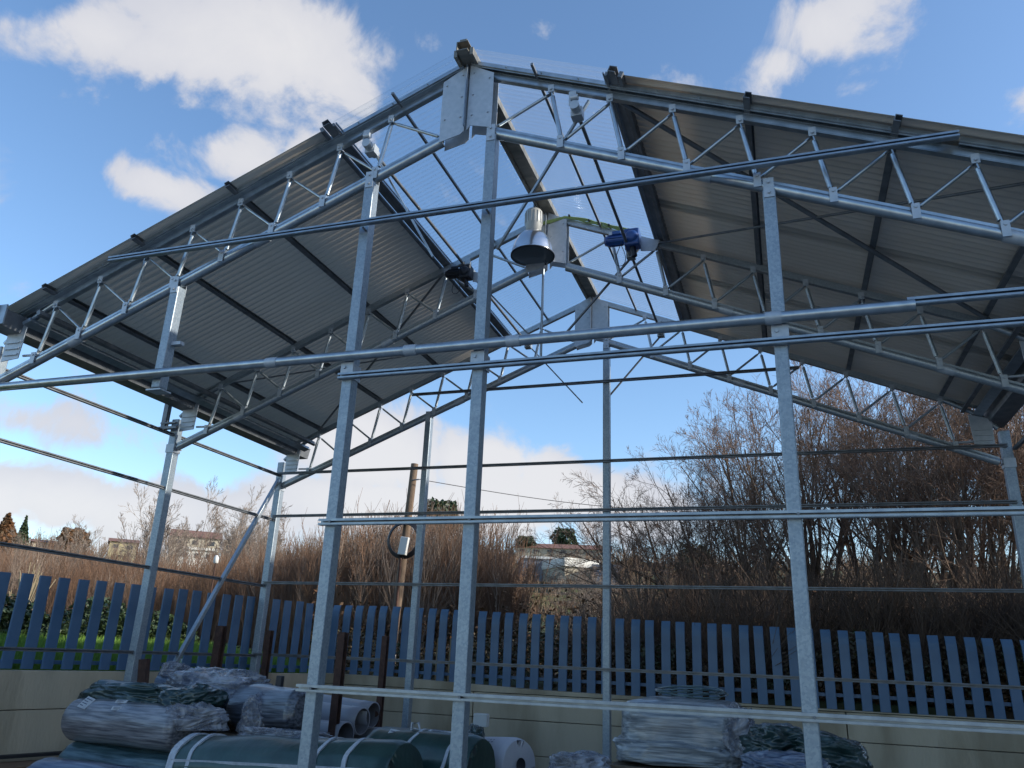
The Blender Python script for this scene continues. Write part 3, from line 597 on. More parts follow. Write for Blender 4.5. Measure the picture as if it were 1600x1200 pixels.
make_tree('a', dict(seed=1, H=6.4, stems=6, lean=.22, counts=(8, 6, 6, 4)), bark_d, twig_d)
make_tree('b', dict(seed=2, H=6.2, stems=5, lean=.35, counts=(8, 6, 6, 4), ang=(38, 36, 38, 40)), bark_d, twig_d)
make_tree('c', dict(seed=3, H=6.6, stems=7, lean=.15, counts=(7, 6, 6, 4), ang=(26, 30, 34, 36)), bark_d, twig_d)
make_tree('low', dict(seed=4, H=5.2, stems=6, lean=.75, counts=(8, 7, 6, 4), ang=(40, 38, 40, 42), trop=.015), bark_d, twig_d)
make_tree('pale', dict(seed=5, H=5.6, stems=3, lean=.12, counts=(10, 7, 5, 2), ang=(26, 26, 28, 30), rad=.05, rmin=.007), twig_p, twig_p)
make_tree('pale2', dict(seed=6, H=5.0, stems=3, lean=.16, counts=(9, 7, 5, 2), ang=(30, 28, 30, 32), rad=.05, rmin=.007), twig_p, twig_p)
def put_tree(kind, x, y, sc, rot, label, group):
    r, used = protoT[kind]
    if used:
        c = r.copy(); COL.objects.link(c)
        for ch in r.children:
            k = ch.copy(); COL.objects.link(k); k.parent = c
        r = c
    protoT[kind][1] = True
    r.location = (x, y, h_terr(x, y)-.1); r.scale = (sc, sc, sc); r.rotation_euler = (0, 0, rot)
    return tag(r, label, 'tree', group)
RT_ = [(1085, 11.5, 'low', .92, 3.3, 'low arching bare tree at the left end of the tree belt behind the fence'),
       (1035, 15, 'low', .78, .4, 'small spreading bare tree just right of the far ridge post'),
       (1150, 13, 'b', .86, 1.2, 'bare tree with wide forked stems, second in the dark belt behind the fence'),
       (1215, 10.8, 'a', .80, 2.0, 'many stemmed bare tree seen directly behind the right hand near gable post'),
       (1275, 13, 'c', 1.02, .7, 'tall upright bare tree rising just right of the near gable post'),
       (1330, 10.5, 'b', .90, 4.0, 'bare tree with crooked stems under the far truss slope'),
       (1385, 12.4, 'c', 1.0, 2.6, 'dense bare tree filling the far truss lattice at right'),
       (1435, 10.2, 'a', .86, 5.1, 'bare tree with reddish brown twigs close behind the fence at right'),
       (1490, 12.2, 'a', 1.04, .2, 'tall bare tree left of the far right column'),
       (1540, 10, 'c', .88, 1.9, 'bare tree with close upright stems beside the far right column'),
       (1590, 11.6, 'b', 1.05, 3.0, 'bare tree directly behind the far right column'),
       (1650, 10, 'a', .92, 4.4, 'bare tree at the right edge of the picture'),
       (1720, 12, 'c', 1.0, 5.6, 'tall bare tree just past the right edge of the picture')]
for px, Y, k, sc, ro, lb in RT_:
    p = atY(px, 950, Y); put_tree(k, p[0], Y, sc, ro, lb, 'dark bare trees behind the right part of the fence')
PT = [(118, 22, 'pale2', .72), (165, 24, 'pale', .66), (205, 22, 'pale2', .80), (248, 20, 'pale', .92), (330, 24, 'pale', 1.08), (368, 22, 'pale', .86), (402, 23, 'pale2', .82), (445, 22, 'pale', .72), (485, 24, 'pale2', .72), (560, 25, 'pale', .70), (600, 24, 'pale2', .60), (770, 27, 'pale2', .52), (795, 25, 'pale', .46), (990, 24, 'pale2', .62)]
PL_ = ['small pale bare tree above the thicket at the far left', 'thin pale bare tree second from the left above the thicket', 'pale feathery tree left of the middle left column', 'pale feathery tree directly behind the middle left column', 'tallest pale feathery tree, right of the middle left column', 'pale feathery tree above the orange roofed house', 'pale feathery tree behind the top of the slanting brace', 'pale thin tree right of the far left column', 'pale thin tree left of the first near gable post', 'pale thin tree behind the first near gable post', 'short pale tree left of the utility pole', 'short pale tree just right of the middle gable post', 'smallest pale tree, near the round evergreen', 'pale tree behind the left end of the dark tree belt']
for px, Y, k, sc, lb in ((20, 25, 'pale2', .9, 'pale tree beside the skyline conifers at the left edge'), (75, 27, 'pale', .95, 'pale thin tree between the dark conifer and the first bush on the skyline'), (140, 28, 'pale', 1.0, 'tall thin pale tree left of the middle left column, farther back'), (225, 28, 'pale2', 1.15, 'wide pale tree behind the middle left column, farther back'),
        (350, 29, 'pale', 1.3, 'tall pale tree left of the brace top, farther back'), (388, 28, 'pale2', 1.15, 'pale tree between the brace top and the far left column, farther back'),
        (425, 28, 'pale', 1.1, 'pale tree hidden partly by the far left column, farther back'), (465, 28, 'pale2', 1.05, 'pale tree between the far left column and the first near gable post'), (520, 28, 'pale', 1.0, 'pale tree behind the first near gable post, farther back'), (585, 29, 'pale2', 1.0, 'pale tree left of the utility pole, farther back'),
        (730, 29, 'pale2', .85, 'pale tree left of the middle near gable post'), (905, 34, 'pale', .9, 'pale thin tree just right of the round evergreen'), (930, 33, 'pale2', .85, 'pale tree left of the far ridge post')):
    p = atY(px, 900, Y-3); put_tree(k, p[0], Y-3, sc*.9, px*.7, lb, 'pale bare trees above the thicket')
for i, (px, Y, k, sc) in enumerate(PT):
    p = atY(px, 900, Y-4); put_tree(k, p[0], Y-4, sc*.92, i*1.3, PL_[i], 'pale bare trees above the thicket')
# thickets
def clump(seed, n, H, sp, tw, rad=.008, spread=.12, twlen=.4):
    r = np.random.RandomState(seed); st_ = np.stack([r.normal(0, sp, n), r.normal(0, sp, n), np.full(n, -.1)], 1); d = np.stack([r.normal(0, spread, n), r.normal(0, spread, n), np.ones(n)], 1); d /= np.linalg.norm(d, axis=1)[:, None]
    P, R_ = grow(r, st_, d, H*r.uniform(.6, 1, n), np.full(n, rad), 4, .05, .03, .4); o = [segs(P, R_)]
    s_, nd_, ln, rd = spawn(r, P, R_, tw, .3, 22, twlen/H*1.2, H*np.ones(n), .6); P2, R2 = grow(r, s_, nd_, ln, np.maximum(rd, .004), 1, .05, .08, .6); o.append(segs(P2, R2))
    return seg_tubes(*cat(o), n=3)
def scatter(name, clumps, pts, m_, label, catg):
    Vs = []; Fs = []; o = 0
    for x, y, z, s_, a, k in pts:
        V, Fq = clumps[k]; c, si = math.cos(a), math.sin(a); Q = np.stack([V[:, 0]*c-V[:, 1]*si, V[:, 0]*si+V[:, 1]*c, V[:, 2]], 1)*s_+np.array([x, y, z]); Vs.append(Q); Fs.append(Fq+o); o += len(V)
    return tag(npmesh(name, np.concatenate(Vs), np.concatenate(Fs), m_, False), label, catg, kind='stuff')
wc = [clump(20+i, 26, 2.9, .46, 22, .007, .16, .5) for i in range(5)]
pts = []; pts2 = []
for i in range(400):
    px = rs.uniform(-60, 800); Y = rs.uniform(10.5, 17.5); p = atY(px, 900, Y)
    top = float(np.interp(px, [-60, 60, 250, 420, 540, 600, 700, 745, 770, 800], [1.2, 1.12, .96, 1.06, 1.25, 1.45, 1.45, 1.40, 1.0, .5]))
    (pts2 if rs.uniform() < .33 else pts).append((p[0], Y, h_terr(p[0], Y), top*rs.uniform(.66, 1.02)*(1+(Y-14)*.035), rs.uniform(0, 6.3), rs.randint(5)))
scatter('willow_thicket', wc, pts, twig_r, 'russet brown willow thicket behind the left and middle part of the fence', 'thicket')
scatter('willow_thicket', wc, pts2, twig_g, 'greyer brown willow stems mixed through the russet thicket behind the fence', 'thicket')
bc = [clump(40+i, 22, 1.9, .55, 16, .008, .62, .6) for i in range(4)]
brush_m = mat('dark_brushwood_stems', (.085, .055, .04), .9, 0, base2=(.17, .115, .08), scale=.9, detail=8)
pts = []
for i in range(230):
    px = rs.uniform(940, 1760); Y = rs.uniform(7.6, 12.5); p = atY(px, 950, Y); pts.append((p[0], Y, h_terr(p[0], Y), rs.uniform(.55, 1.3)*(1 if px > 1050 else .75), rs.uniform(0, 6.3), rs.randint(4)))
scatter('dark_brushwood', bc, pts, brush_m, 'dark brown brushwood under the bare trees behind the right part of the fence', 'brushwood')
pts = []
for i in range(60):
    px = rs.uniform(740, 1000); Y = rs.uniform(13, 24); p = atY(px, 950, Y); pts.append((p[0], Y, h_terr(p[0], Y), rs.uniform(.35, .62), rs.uniform(0, 6.3), rs.randint(4)))
scatter('low_brown_scrub', bc, pts, twig_r, 'low brown scrub below the white workshop in the middle distance', 'scrub')
pts = []
for i in range(420):
    az = math.radians(rs.uniform(-56, 14)); r_ = rs.uniform(45, 125); x, y = 2+r_*math.sin(az), -5+r_*math.cos(az)
    pts.append((x, y, h_terr(x, y), rs.uniform(.5, 1.25), rs.uniform(0, 6.3), rs.randint(4)))
fc = [clump(60+i, 40, 2.2, 1.0, 4, .03, .25) for i in range(4)]
scatter('hillside_scrub', fc, pts, mat('faded_hillside_twigs', (.15, .085, .055), .9, 0, base2=(.22, .15, .09), scale=.1), 'faded brown scrub covering the far hillside', 'scrub')
def leaves(n, pos, size, r, up=.4):
    nr = r.normal(0, 1, (n, 3)); nr[:, 2] = np.abs(nr[:, 2])+up; nr /= np.linalg.norm(nr, axis=1)[:, None]; t = np.cross(nr, r.normal(0, 1, (n, 3))); t /= np.linalg.norm(t, axis=1)[:, None]; b = np.cross(nr, t); s_ = (size*r.uniform(.6, 1.3, n))[:, None]
    V = np.stack([pos-t*s_, pos-b*s_*.55+nr*s_*.15, pos+t*s_, pos+b*s_*.55+nr*s_*.15], 1).reshape(-1, 3); return V, np.arange(n*4).reshape(-1, 4)
# bramble bank right behind the fence
r = np.random.RandomState(5)
def bramble(name, n, pxr, Yr, hmax, m_, label, size=.035):
    px = r.uniform(*pxr, n); Y = r.uniform(*Yr, n); d = np.array([ray(a, 1000) for a in px]); X = CAM[0]+d[:, 0]/d[:, 1]*(Y-CAM[1])
    bump = .55+.45*np.sin(X*2.1+np.sin(Y*1.7)*2)*np.sin(X*.73+Y*1.3+1); Z = 1.25+r.uniform(0, 1, n)**.8*hmax*np.clip(bump, .25, 1)
    V, Fq = leaves(n, np.stack([X, Y, Z], 1), size, r); return tag(npmesh(name, V, Fq, m_), label, 'undergrowth', kind='stuff')
bramble('bramble_bank', 26000, (480, 1760), (6.25, 8.2), .95, leaf_m, 'mixed green and brown brambles seen between the blue slats of the rear fence')
bramble('dead_bracken', 9000, (900, 1760), (6.15, 7.4), .45, leaf_b, 'orange brown dead bracken at the foot of the fence, right of the middle', .03)
bramble('dead_leaf_litter', 12000, (480, 1760), (8.0, 12.5), 1.7, leaf_b, 'brown dead foliage hanging in the brushwood behind the fence', .045)
# left bank: bright grass and ivy hedge behind the left fence run
n = 60000; s_ = r.uniform(-.2, 8.5, n); o_ = r.uniform(.14, 3.2, n); X = CORN[0]-FD[0]*s_+out[0]*o_; Y = CORN[1]-FD[1]*s_+out[1]*o_
gh = r.uniform(.05, .17, n); a = r.uniform(0, 6.28, n); z = 1.26+o_*.10
V = np.stack([np.stack([X-np.cos(a)*.006, Y-np.sin(a)*.006, z], 1), np.stack([X+np.cos(a)*.006, Y+np.sin(a)*.006, z], 1), np.stack([X+r.normal(0, .03, n), Y+r.normal(0, .03, n), z+gh], 1)], 1).reshape(-1, 3)
tag(npmesh('grass', V, np.arange(n*3).reshape(-1, 3), grass_m), 'bright green grass bank behind the left fence run', 'grass', kind='stuff')
pb = MB(); q0 = CORN-FD*9+out*.2; q1 = CORN+FD*.0+out*.2; pb.add([(*q0, 1.262), (*q1, 1.262), (*(q1+out*3), 1.56), (*(q0+out*3), 1.56)], [(0, 1, 2, 3)]); tag(pb.build('grass_bank', grass_m), kind='structure')
n = 42000; s_ = r.uniform(-1.5, 9.5, n); o_ = 3.0+r.uniform(0, 1, n)**1.6*1.8; X = CORN[0]-FD[0]*s_+out[0]*o_; Y = CORN[1]-FD[1]*s_+out[1]*o_
hh = 1.75*(.75+.25*np.sin(s_*1.9)+.12*np.sin(s_*5.3)); hh *= np.interp(s_, [-1.5, 1, 3.5, 9.5], [.35, .55, 1, 1.1]); Z = 1.24+hh*np.sqrt(r.uniform(0, 1, n))*np.sqrt(np.clip(1-((o_-3.9)/1.3)**2, .15, 1))
V, Fq = leaves(n, np.stack([X, Y, Z], 1), .045, r); tag(npmesh('ivy_hedge', V, Fq, leaf_g), 'dark green ivy hedge behind the left run of the fence', 'hedge', kind='stuff')
# pampas tuft
pc = atY(42, 925, 6.3); pt = empty('pampas_grass', (pc[0], 6.3, 1.24), 'tuft of pale dried grass stalks above the ivy hedge at the left', 'grass tuft')
mb = MB(); 
for i in range(34):
    a = rnd.uniform(0, 6.28); sp_ = rnd.uniform(.05, .45); h_ = rnd.uniform(1.1, 1.75); mb.tube([(pc[0], 6.3, 1.2), (pc[0]+math.cos(a)*sp_*.4, 6.3+math.sin(a)*sp_*.4, 1.2+h_*.6), (pc[0]+math.cos(a)*sp_, 6.3+math.sin(a)*sp_, 1.2+h_)], .008, 4, False)
mb.build('stalks', mat('dried_straw', (.36, .30, .19), .8, 0, base2=(.28, .22, .13), scale=4), pt)
# distant evergreens
def hit(px, py, rmin=40, rmax=128):
    d = ray(px, py); k = math.hypot(d[0], d[1])
    for rr_ in np.arange(rmin, rmax, 1.0):
        p = CAM+d*rr_/k
        if p[2] < h_terr(p[0], p[1]): return p
    p = CAM+d*rmax/k; p[2] = h_terr(p[0], p[1]); return p
def leafy(name, px, py, w_, h_, dist, label, shape='round', m_=leaf_e, n=2600):
    d = ray(px, py); k = math.hypot(d[0], d[1]); p = CAM+d*dist/k; gz = h_terr(p[0], p[1]); topz = p[2]
    rt_ = empty(name, (p[0], p[1], gz), label, 'tree'); rr = np.random.RandomState(int(px)); 
    u = rr.normal(0, 1, (n, 3)); u /= np.linalg.norm(u, axis=1)[:, None]; q = rr.uniform(.55, 1, n)**.5
    lump = 1+.16*np.sin(u[:, 0]*5+1)*np.sin(u[:, 2]*6)+.12*np.sin(u[:, 1]*9+u[:, 0]*4)
    pos = u*(q*lump)[:, None]*np.array([w_/2, w_/2, h_/2]); 
    if shape == 'cone': pos[:, :2] *= np.clip(1.05-(pos[:, 2:3]/h_+.5), .08, 1)
    if shape == 'pine': pos[:, 2] *= .55
    V, Fq = leaves(n, pos+np.array([0, 0, topz-gz-h_/2]), .06*w_, rr, .1); npmesh('crown', V, Fq, m_, False, rt_, (p[0], p[1], gz))
    MB().tube([(p[0], p[1], gz-.3), (p[0]+.05, p[1], topz-h_*.4)], .05*w_, 8, r1=.02*w_).build('trunk', bark_d, rt_)
leafy('evergreen_oak', 882, 826, 3.6, 3.4, 116, 'round dark evergreen on the skyline above the terracotta roofed building')
leafy('umbrella_pine', 690, 782, 4.4, 4.2, 92, 'dark pine with a flat crown between the utility pole and the middle gable post', 'round')
leafy('cypress_tree', 42, 808, 2.2, 4.4, 88, 'narrow dark conifer on the skyline at the far left', 'cone')
leafy('conifer_tree', 14, 804, 4.2, 4.2, 92, 'brownish conifer at the left edge of the picture', 'cone', leaf_b)
leafy('evergreen_shrub', 822, 838, 2.6, 1.6, 110, 'small dark bush on the skyline left of the round evergreen')
leafy('evergreen_shrub', 1085, 850, 2.6, 4.0, 60, 'dark green bush behind the low arching bare tree')
leafy('evergreen_shrub', 118, 826, 3.0, 2.2, 95, 'brown green bush on the skyline between the dark conifer and the middle left column', 'round', leaf_b)

# ------------------------------------------------------------------ distant buildings
tile_o = mat('terracotta_tiles', (.20, .095, .065), .8, 0, base2=(.13, .07, .055), scale=3); cream = mat('cream_render', (.42, .37, .28), .8, 0, base2=(.36, .32, .25), scale=1)
whitew = mat('white_render', (.62, .60, .55), .7, 0, base2=(.52, .51, .47), scale=.6); dkw = mat('grey_blue_cladding', (.14, .15, .18), .6, 0, base2=(.18, .19, .22), scale=1); win_m = mat('dark_window', (.03, .035, .045), .2)
def house(name, px, py, w_, d_, h_, label, wall, roofm, roof='gable', dist=None, yaw=0, nwin=3, rise=.9):
    if dist: d = ray(px, py); p = CAM+d*dist/math.hypot(d[0], d[1])
    else: p = hit(px, py)
    a = math.atan2(p[0]-CAM[0], p[1]-CAM[1])
    r = bpy.data.objects.new(name, None); COL.objects.link(r); WP[r.name] = np.zeros(3); r.location = (p[0], p[1], p[2]); r.rotation_euler = (0, 0, -a+yaw); tag(r, label, 'building')
    mb = MB(); mb.box((0, 0, h_/2-1.5), (w_, d_, h_+3)); mb.build('wall', wall, r, origin=(0, 0, 0))
    mb = MB()
    if roof == 'gable': mb.prism([(-w_/2-.2, -d_/2-.25, h_), (-w_/2-.2, d_/2+.25, h_), (-w_/2-.2, 0, h_+rise)], (w_+.4, 0, 0))
    else: mb.box((0, 0, h_+.12), (w_+.4, d_+.4, .24))
    mb.build('roof', roofm, r, origin=(0, 0, 0))
    for i in range(nwin):
        x = -w_/2+w_*(i+.5)/nwin; mb = MB(); mb.box((x, -d_/2-.02, h_*.55), (w_/nwin*.35, .06, h_*.36)); mb.build('window', win_m, r, origin=(0, 0, 0))
    return r
house('long_house', 880, 871, 13, 6, .8, 'long low building with terracotta roof below the round evergreen', cream, tile_o, dist=112, nwin=7, rise=1.0)
fb = house('workshop', 838, 909, 3.6, 6, 2.1, 'grey walled workshop wing left of the sunlit white fascia', dkw, mat('pale_sheet_roof', (.45, .45, .44), .5), 'flat', dist=88, yaw=.1, nwin=2)
wb = house('workshop', 890, 914, 3.9, 5, 1.7, 'workshop with sunlit white fascia and tan wall in the middle distance', cream, whitew, 'flat', dist=84, yaw=.5, nwin=0)
mb = MB(); mb.box((0, -.1, 1.98), (4.2, 5.3, .85)); mb.build('fascia', whitew, wb, origin=(0, 0, 0))
house('shed', 948, 916, 2.6, 3, 1.7, 'plain grey flat roofed shed right of the workshop', dkw, dkw, 'flat', dist=82, nwin=0)
house('villa', 303, 862, 5.0, 6, 1.2, 'house with orange tiled roof on the left hillside', cream, tile_o, dist=96, nwin=3, rise=1.1)
house('villa', 305, 882, 3.2, 4, 1.2, 'small white house just below the orange roofed house', whitew, whitew, 'flat', dist=86, nwin=3)
house('villa', 190, 866, 2.6, 5, 1.0, 'pale yellow house on the hillside left of the middle left column', mat('yellow_render', (.33, .28, .16), .8), tile_o, dist=95, nwin=2, rise=.6)
house('villa', 372, 868, 3.2, 5, 1.1, 'cream house beside the top of the slanting brace', cream, cream, 'flat', dist=98, nwin=4)
house('villa', 70, 862, 2.6, 5, .7, 'low cream house at the far left under the skyline conifers', cream, tile_o, dist=98, nwin=2, rise=.5)

# ------------------------------------------------------------------ utility pole and wire
p1 = atY(648, 725, 7.6); p0 = atY(613, 1010, 7.6)
pole = empty('utility_pole', (p0[0], 7.6, 1.2), 'leaning weathered wooden utility pole behind the fence', 'pole')
ex = p0+(p0-p1)*.05; mb = MB(); mb.tube([ex, p0, p1], .085, 14, r1=.066); mb.build('shaft', polewood, pole)
ins = atY(655, 749, 7.5); MB().tube([(p1[0], 7.55, ins[2]), ins], .012, 6).build('insulator_arm', dark_m, pole)
bx_ = atY(631, 853, 7.42); mb = MB(); mb.beam(bx_-np.array([.02, 0, .15]), bx_+np.array([.02, 0, .15]), .15, .08, (0, 1, 0))
mb.build('meter_box', white_p, pole, bevel=.01)
cc_ = atY(630, 843, 7.46); mb = MB()
for k in range(5):
    rr = .27+.012*k; mb.tube([(cc_[0]+rr*math.cos(t), cc_[1]+.012*k, cc_[2]+rr*math.sin(t)) for t in np.linspace(0, 2*math.pi, 40)], .012, 6, False)
mb.build('cable_coil', cablek, pole)
a = atY(626, 872, 7.44); b = atY(618, 965, 7.44); c = atY(616, 1040, 7.44); mb = MB(); mb.tube([a, b], .025, 8); mb.build('brown_conduit', rust, pole); MB().tube([b, c], .02, 8).build('white_conduit', white_p, pole)
a = ins; b = atY(1100, 800, 13.5); mb = MB(); mb.tube([a+(b-a)*t-np.array([0, 0, .5*math.sin(math.pi*t)])*.25 for t in np.linspace(0, 1, 24)], .007, 5); tag(mb.build('overhead_wire', cablek), 'thin black overhead wire sagging right from the utility pole', 'wire')
mk = atY(338, 873, 6.8); mp_ = empty('marker_post', (mk[0], 6.8, 1.24), 'thin post with a white cap above the left fence beside the slanting brace', 'post')
MB().tube([(mk[0], 6.8, 1.2), (mk[0], 6.8, mk[2]-.06)], .014, 6).build('stem', rust, mp_); MB().lathe((mk[0], 6.8, mk[2]-.08), [(.03, 0), (.045, .02), (.04, .1), (.02, .14), (.0001, .14)], 14).build('cap', white_p, mp_)
# two pale planks behind the fence
for px, lb, ln in ((686, 'left of two pale new planks standing behind the fence slats', -.02), (706, 'right of two pale new planks standing behind the fence slats', .03)):
    a = atY(px+2, 998, 6.1); b = atY(px-3, 1066, 6.1); mb = MB(); mb.beam(b-np.array([0, 0, .1]), a, .085, .022, (0, 1, 0)); mb.prism([(a[0]-.04, 6.089, a[2]), (a[0]+.04, 6.089, a[2]), (a[0]+.01+ln, 6.089, a[2]+.05)], (0, .022, 0)); tag(mb.build('plank', newwood), lb, 'plank', 'pale planks behind the fence')
a = atY(357, 1040, 6.2); a = CORN-FD*2.0+out*.5
mb = MB(); mb.lathe((a[0], a[1], 1.24), [(.0001, 0), (.10, .01), (.12, .08), (.08, .18), (.0001, .2)], 14); tag(mb.build('white_bag', white_p), 'small white bag on the grass behind the left fence', 'bag')

# ------------------------------------------------------------------ stored material in the yard
def rollmesh(name, p0, p1, r, m_, parent=None, lump=.04, seed=0, hole=0, n=64, k=90, round_=.12, bands=0, sag=.0):
    """lumpy roll, local X along its axis"""
    p0 = np.array(p0, float); p1 = np.array(p1, float); ax = p1-p0; Ln = np.linalg.norm(ax); V = []
    us = np.concatenate([[0]*3, np.linspace(0, 1, k-6), [1]*3])
    for i, u in enumerate(us):
        x = u*Ln
        if i < 3: rr0 = r*(hole/r if (hole and i == 0) else (0.02, .6, 1-round_)[i]) 
        elif i > k-4: rr0 = r*((1-round_, .6, 0.02)[i-(k-3)]) if not (hole and i == k-1) else hole
        else:
            e = min(x, Ln-x); rr0 = r*(1-round_*max(0, 1-e/(r*.35))**2)
        for j in range(n):
            t = 2*math.pi*j/n; q = Vector((x*2.2, math.cos(t)*1.3+seed, math.sin(t)*1.3))
            f = mnoise.noise(q)*lump*1.3+abs(mnoise.noise(Vector((x*1.2+seed, math.cos(t)*7, math.sin(t)*7))))*lump*.8+mnoise.noise(Vector((x*1.5+seed, math.cos(t)*16, math.sin(t)*16)))*lump*.25
            if bands: f += .012*math.sin(x*bands)*lump*8
            rr = rr0*(1+f) if 2 < i < k-3 else rr0*(1+f*.8)
            off = (-.02*r if i < 1 else 0)
            V.append((x+off, rr*math.cos(t), rr*math.sin(t)*(1-sag)))
    Fc = [(i*n+j, i*n+(j+1) % n, (i+1)*n+(j+1) % n, (i+1)*n+j) for i in range(k-1) for j in range(n)]
    o = npmesh(name, V, Fc, m_, True, None, (0, 0, 0))
    q = Vector(ax).to_track_quat('X', 'Z'); o.rotation_mode = 'QUATERNION'
    place(o, p0, parent); o.rotation_quaternion = q
    if hole: pass
    return o
def ringstrap(p0, p1, r, t0, wd, m_, parent, nm='strap', ang=(0, 2*math.pi), thick=.006, skew=0):
    p0 = np.array(p0, float); p1 = np.array(p1, float); ax = (p1-p0); Ln = np.linalg.norm(ax); ax /= Ln; a = np.cross(ax, (0, 0, 1)); a /= np.linalg.norm(a); b = np.cross(a, ax); V = []; n = 48; mb = MB()
    ts = np.linspace(ang[0], ang[1], n)
    for t in ts:
        for (dx, dr) in ((-wd/2, -.01), (-wd/2, thick), (wd/2, thick), (wd/2, -.01)):
            c = p0+ax*(t0*Ln+dx+skew*math.sin(t)*.1+.008*math.sin(t*7)); V.append(c+(a*math.cos(t)+b*math.sin(t))*(r+dr))
    mb.add(V, [(i*4+j, i*4+(j+1) % 4, (i+1)*4+(j+1) % 4, (i+1)*4+j) for i in range(n-1) for j in range(4)]); return mb.build(nm, m_, parent)
def patch(p, nrm, w_, h_, m_, parent, nm='label', yaw=0):
    p = np.array(p, float); nrm = np.array(nrm, float); nrm /= np.linalg.norm(nrm); t = np.cross((0, 0, 1), nrm); t /= np.linalg.norm(t); b = np.cross(nrm, t); c, s_ = math.cos(yaw), math.sin(yaw); t, b = t*c+b*s_, b*c-t*s_
    mb = MB(); vs = [];
    for i in range(5):
        for j in range(5): u, v = i/4-.5, j/4-.5; vs.append(p+t*u*w_+b*v*h_-nrm*(u*u+v*v)*.05*w_)
    mb.add(vs, [(i*5+j, i*5+j+1, (i+1)*5+j+1, (i+1)*5+j) for i in range(4) for j in range(4)]); o = mb.build(nm, m_, parent); o.modifiers.new('t', 'SOLIDIFY').thickness = .003
    k = MB()
    for r_ in range(4):
        v = .3-.2*r_; ln = (.38, .25, .33, .2)[r_]; a_ = p+t*(-.38*w_)+b*v*h_+nrm*.004; k.beam(a_, a_+t*ln*2*w_*.95, h_*.06, .001, nrm)
    k.build('printed_lines', ink, o); return o
def lumpy(name, c, sx, sy, sz, m_, seed=0, rough=.3, fold=1.0, rot=0, parent=None, nu=120, nv=70, power=.75, flat=.35):
    V = []
    for i in range(nv):
        ph = -math.pi/2+math.pi*i/(nv-1)
        for j in range(nu):
            th = 2*math.pi*j/nu; ct, st__ = math.cos(th), math.sin(th); cp_, sp_ = math.cos(ph), math.sin(ph)
            x = abs(ct)**power*math.copysign(1, ct)*max(cp_, 0)**power; y = abs(st__)**power*math.copysign(1, st__)*max(cp_, 0)**power; z = abs(sp_)**power*math.copysign(1, sp_)
            q = Vector((x*1.6+seed, y*1.6, z*1.6)); f = mnoise.noise(q)*rough
            wq = mnoise.noise(Vector((x*1.1+seed*5, y*1.1, z*1.1)))*1.5; a_ = seed*1.7; u1 = x*math.cos(a_*.2)+y*math.sin(a_*.2); u2 = -x*math.sin(a_*.2)+y*math.cos(a_*.2)
            f += (1-abs(mnoise.noise(Vector((u1*1.3+seed*2+wq, u2*4.2+wq*2, z*4.5+wq)))*2.4))*rough*.30*fold-.1*fold*rough
            f += (1-abs(mnoise.noise(Vector((u1*2.2+seed*2, u2*8+wq*3, z*8)))*2.0))*rough*.04*fold
            zz = z*(1+f)
            if zz < -flat: zz = -flat+(zz+flat)*.2
            V.append((x*(1+f)*sx, y*(1+f)*sy, zz*sz))
    Fc = [(i*nu+j, i*nu+(j+1) % nu, (i+1)*nu+(j+1) % nu, (i+1)*nu+j) for i in range(nv-1) for j in range(nu)]
    o = npmesh(name, V, Fc, m_, True); o.rotation_euler = (0, 0, rot); place(o, c, parent); return o
ST = 'wrapped rolls stacked at the left'
def roll(name, p0, p1, r, m_, label, group=None, cat_='roll', **k):
    root = empty(name, (np.array(p0)+np.array(p1))/2-np.array([0, 0, r]), label, cat_, group); body = rollmesh('wrapped_body' if 'film' in m_.name else 'roll_body', p0, p1, r, m_, root, **k); return root
# left stack, bottom to top
def A(px, py, Y): return atY(px, py, Y)
b0, b1 = A(120, 1122, 1.25), A(292, 1140, 1.0)
for i, (dz, rr, mm, lb) in enumerate(((-.40, .20, wrap_green, 'roll in dark green film directly under the lilac wrapped roll'), (-.78, .20, wrap_dark, 'roll in dark film on the ground under the left stack, lowest but the front one'))):
    roll('wrapped_roll', b0+np.array([.03, .05, dz+.02]), b1+np.array([-.02, .05, dz+.02]), rr, mm, lb, ST, seed=3+i, lump=.09)
r1 = roll('wrapped_roll', b0, b1, .185, wrap_lilac, 'lilac grey stretch wrapped roll with paper labels, lying on the left stack', ST, seed=1, lump=.055, round_=.25)
nn = np.array([.35, -.75, .6]); patch(A(135, 1098, 1.08)+np.array([0, 0, 0]), (.1, -.8, .75), .10, .12, label_m, r1, yaw=-.3); patch(A(190, 1096, 1.06), (.1, -.7, .8), .11, .035, label_m, r1, yaw=0); patch(A(185, 1107, .99), (.1, -.85, .6), .13, .035, label_m, r1, yaw=0)
fb0, fb1 = A(60, 1222, .75), A(215, 1245, .6); roll('wrapped_roll', fb0, fb1, .20, wrap_blue, 'blue film wrapped roll at the bottom front of the left stack', ST, seed=8, lump=.07)
roll('wrapped_roll', fb0+np.array([0, .05, -.42]), fb1+np.array([0, .05, -.42]), .2, wrap_dark, 'dark roll on the ground under the blue wrapped roll', ST, seed=9, lump=.07)
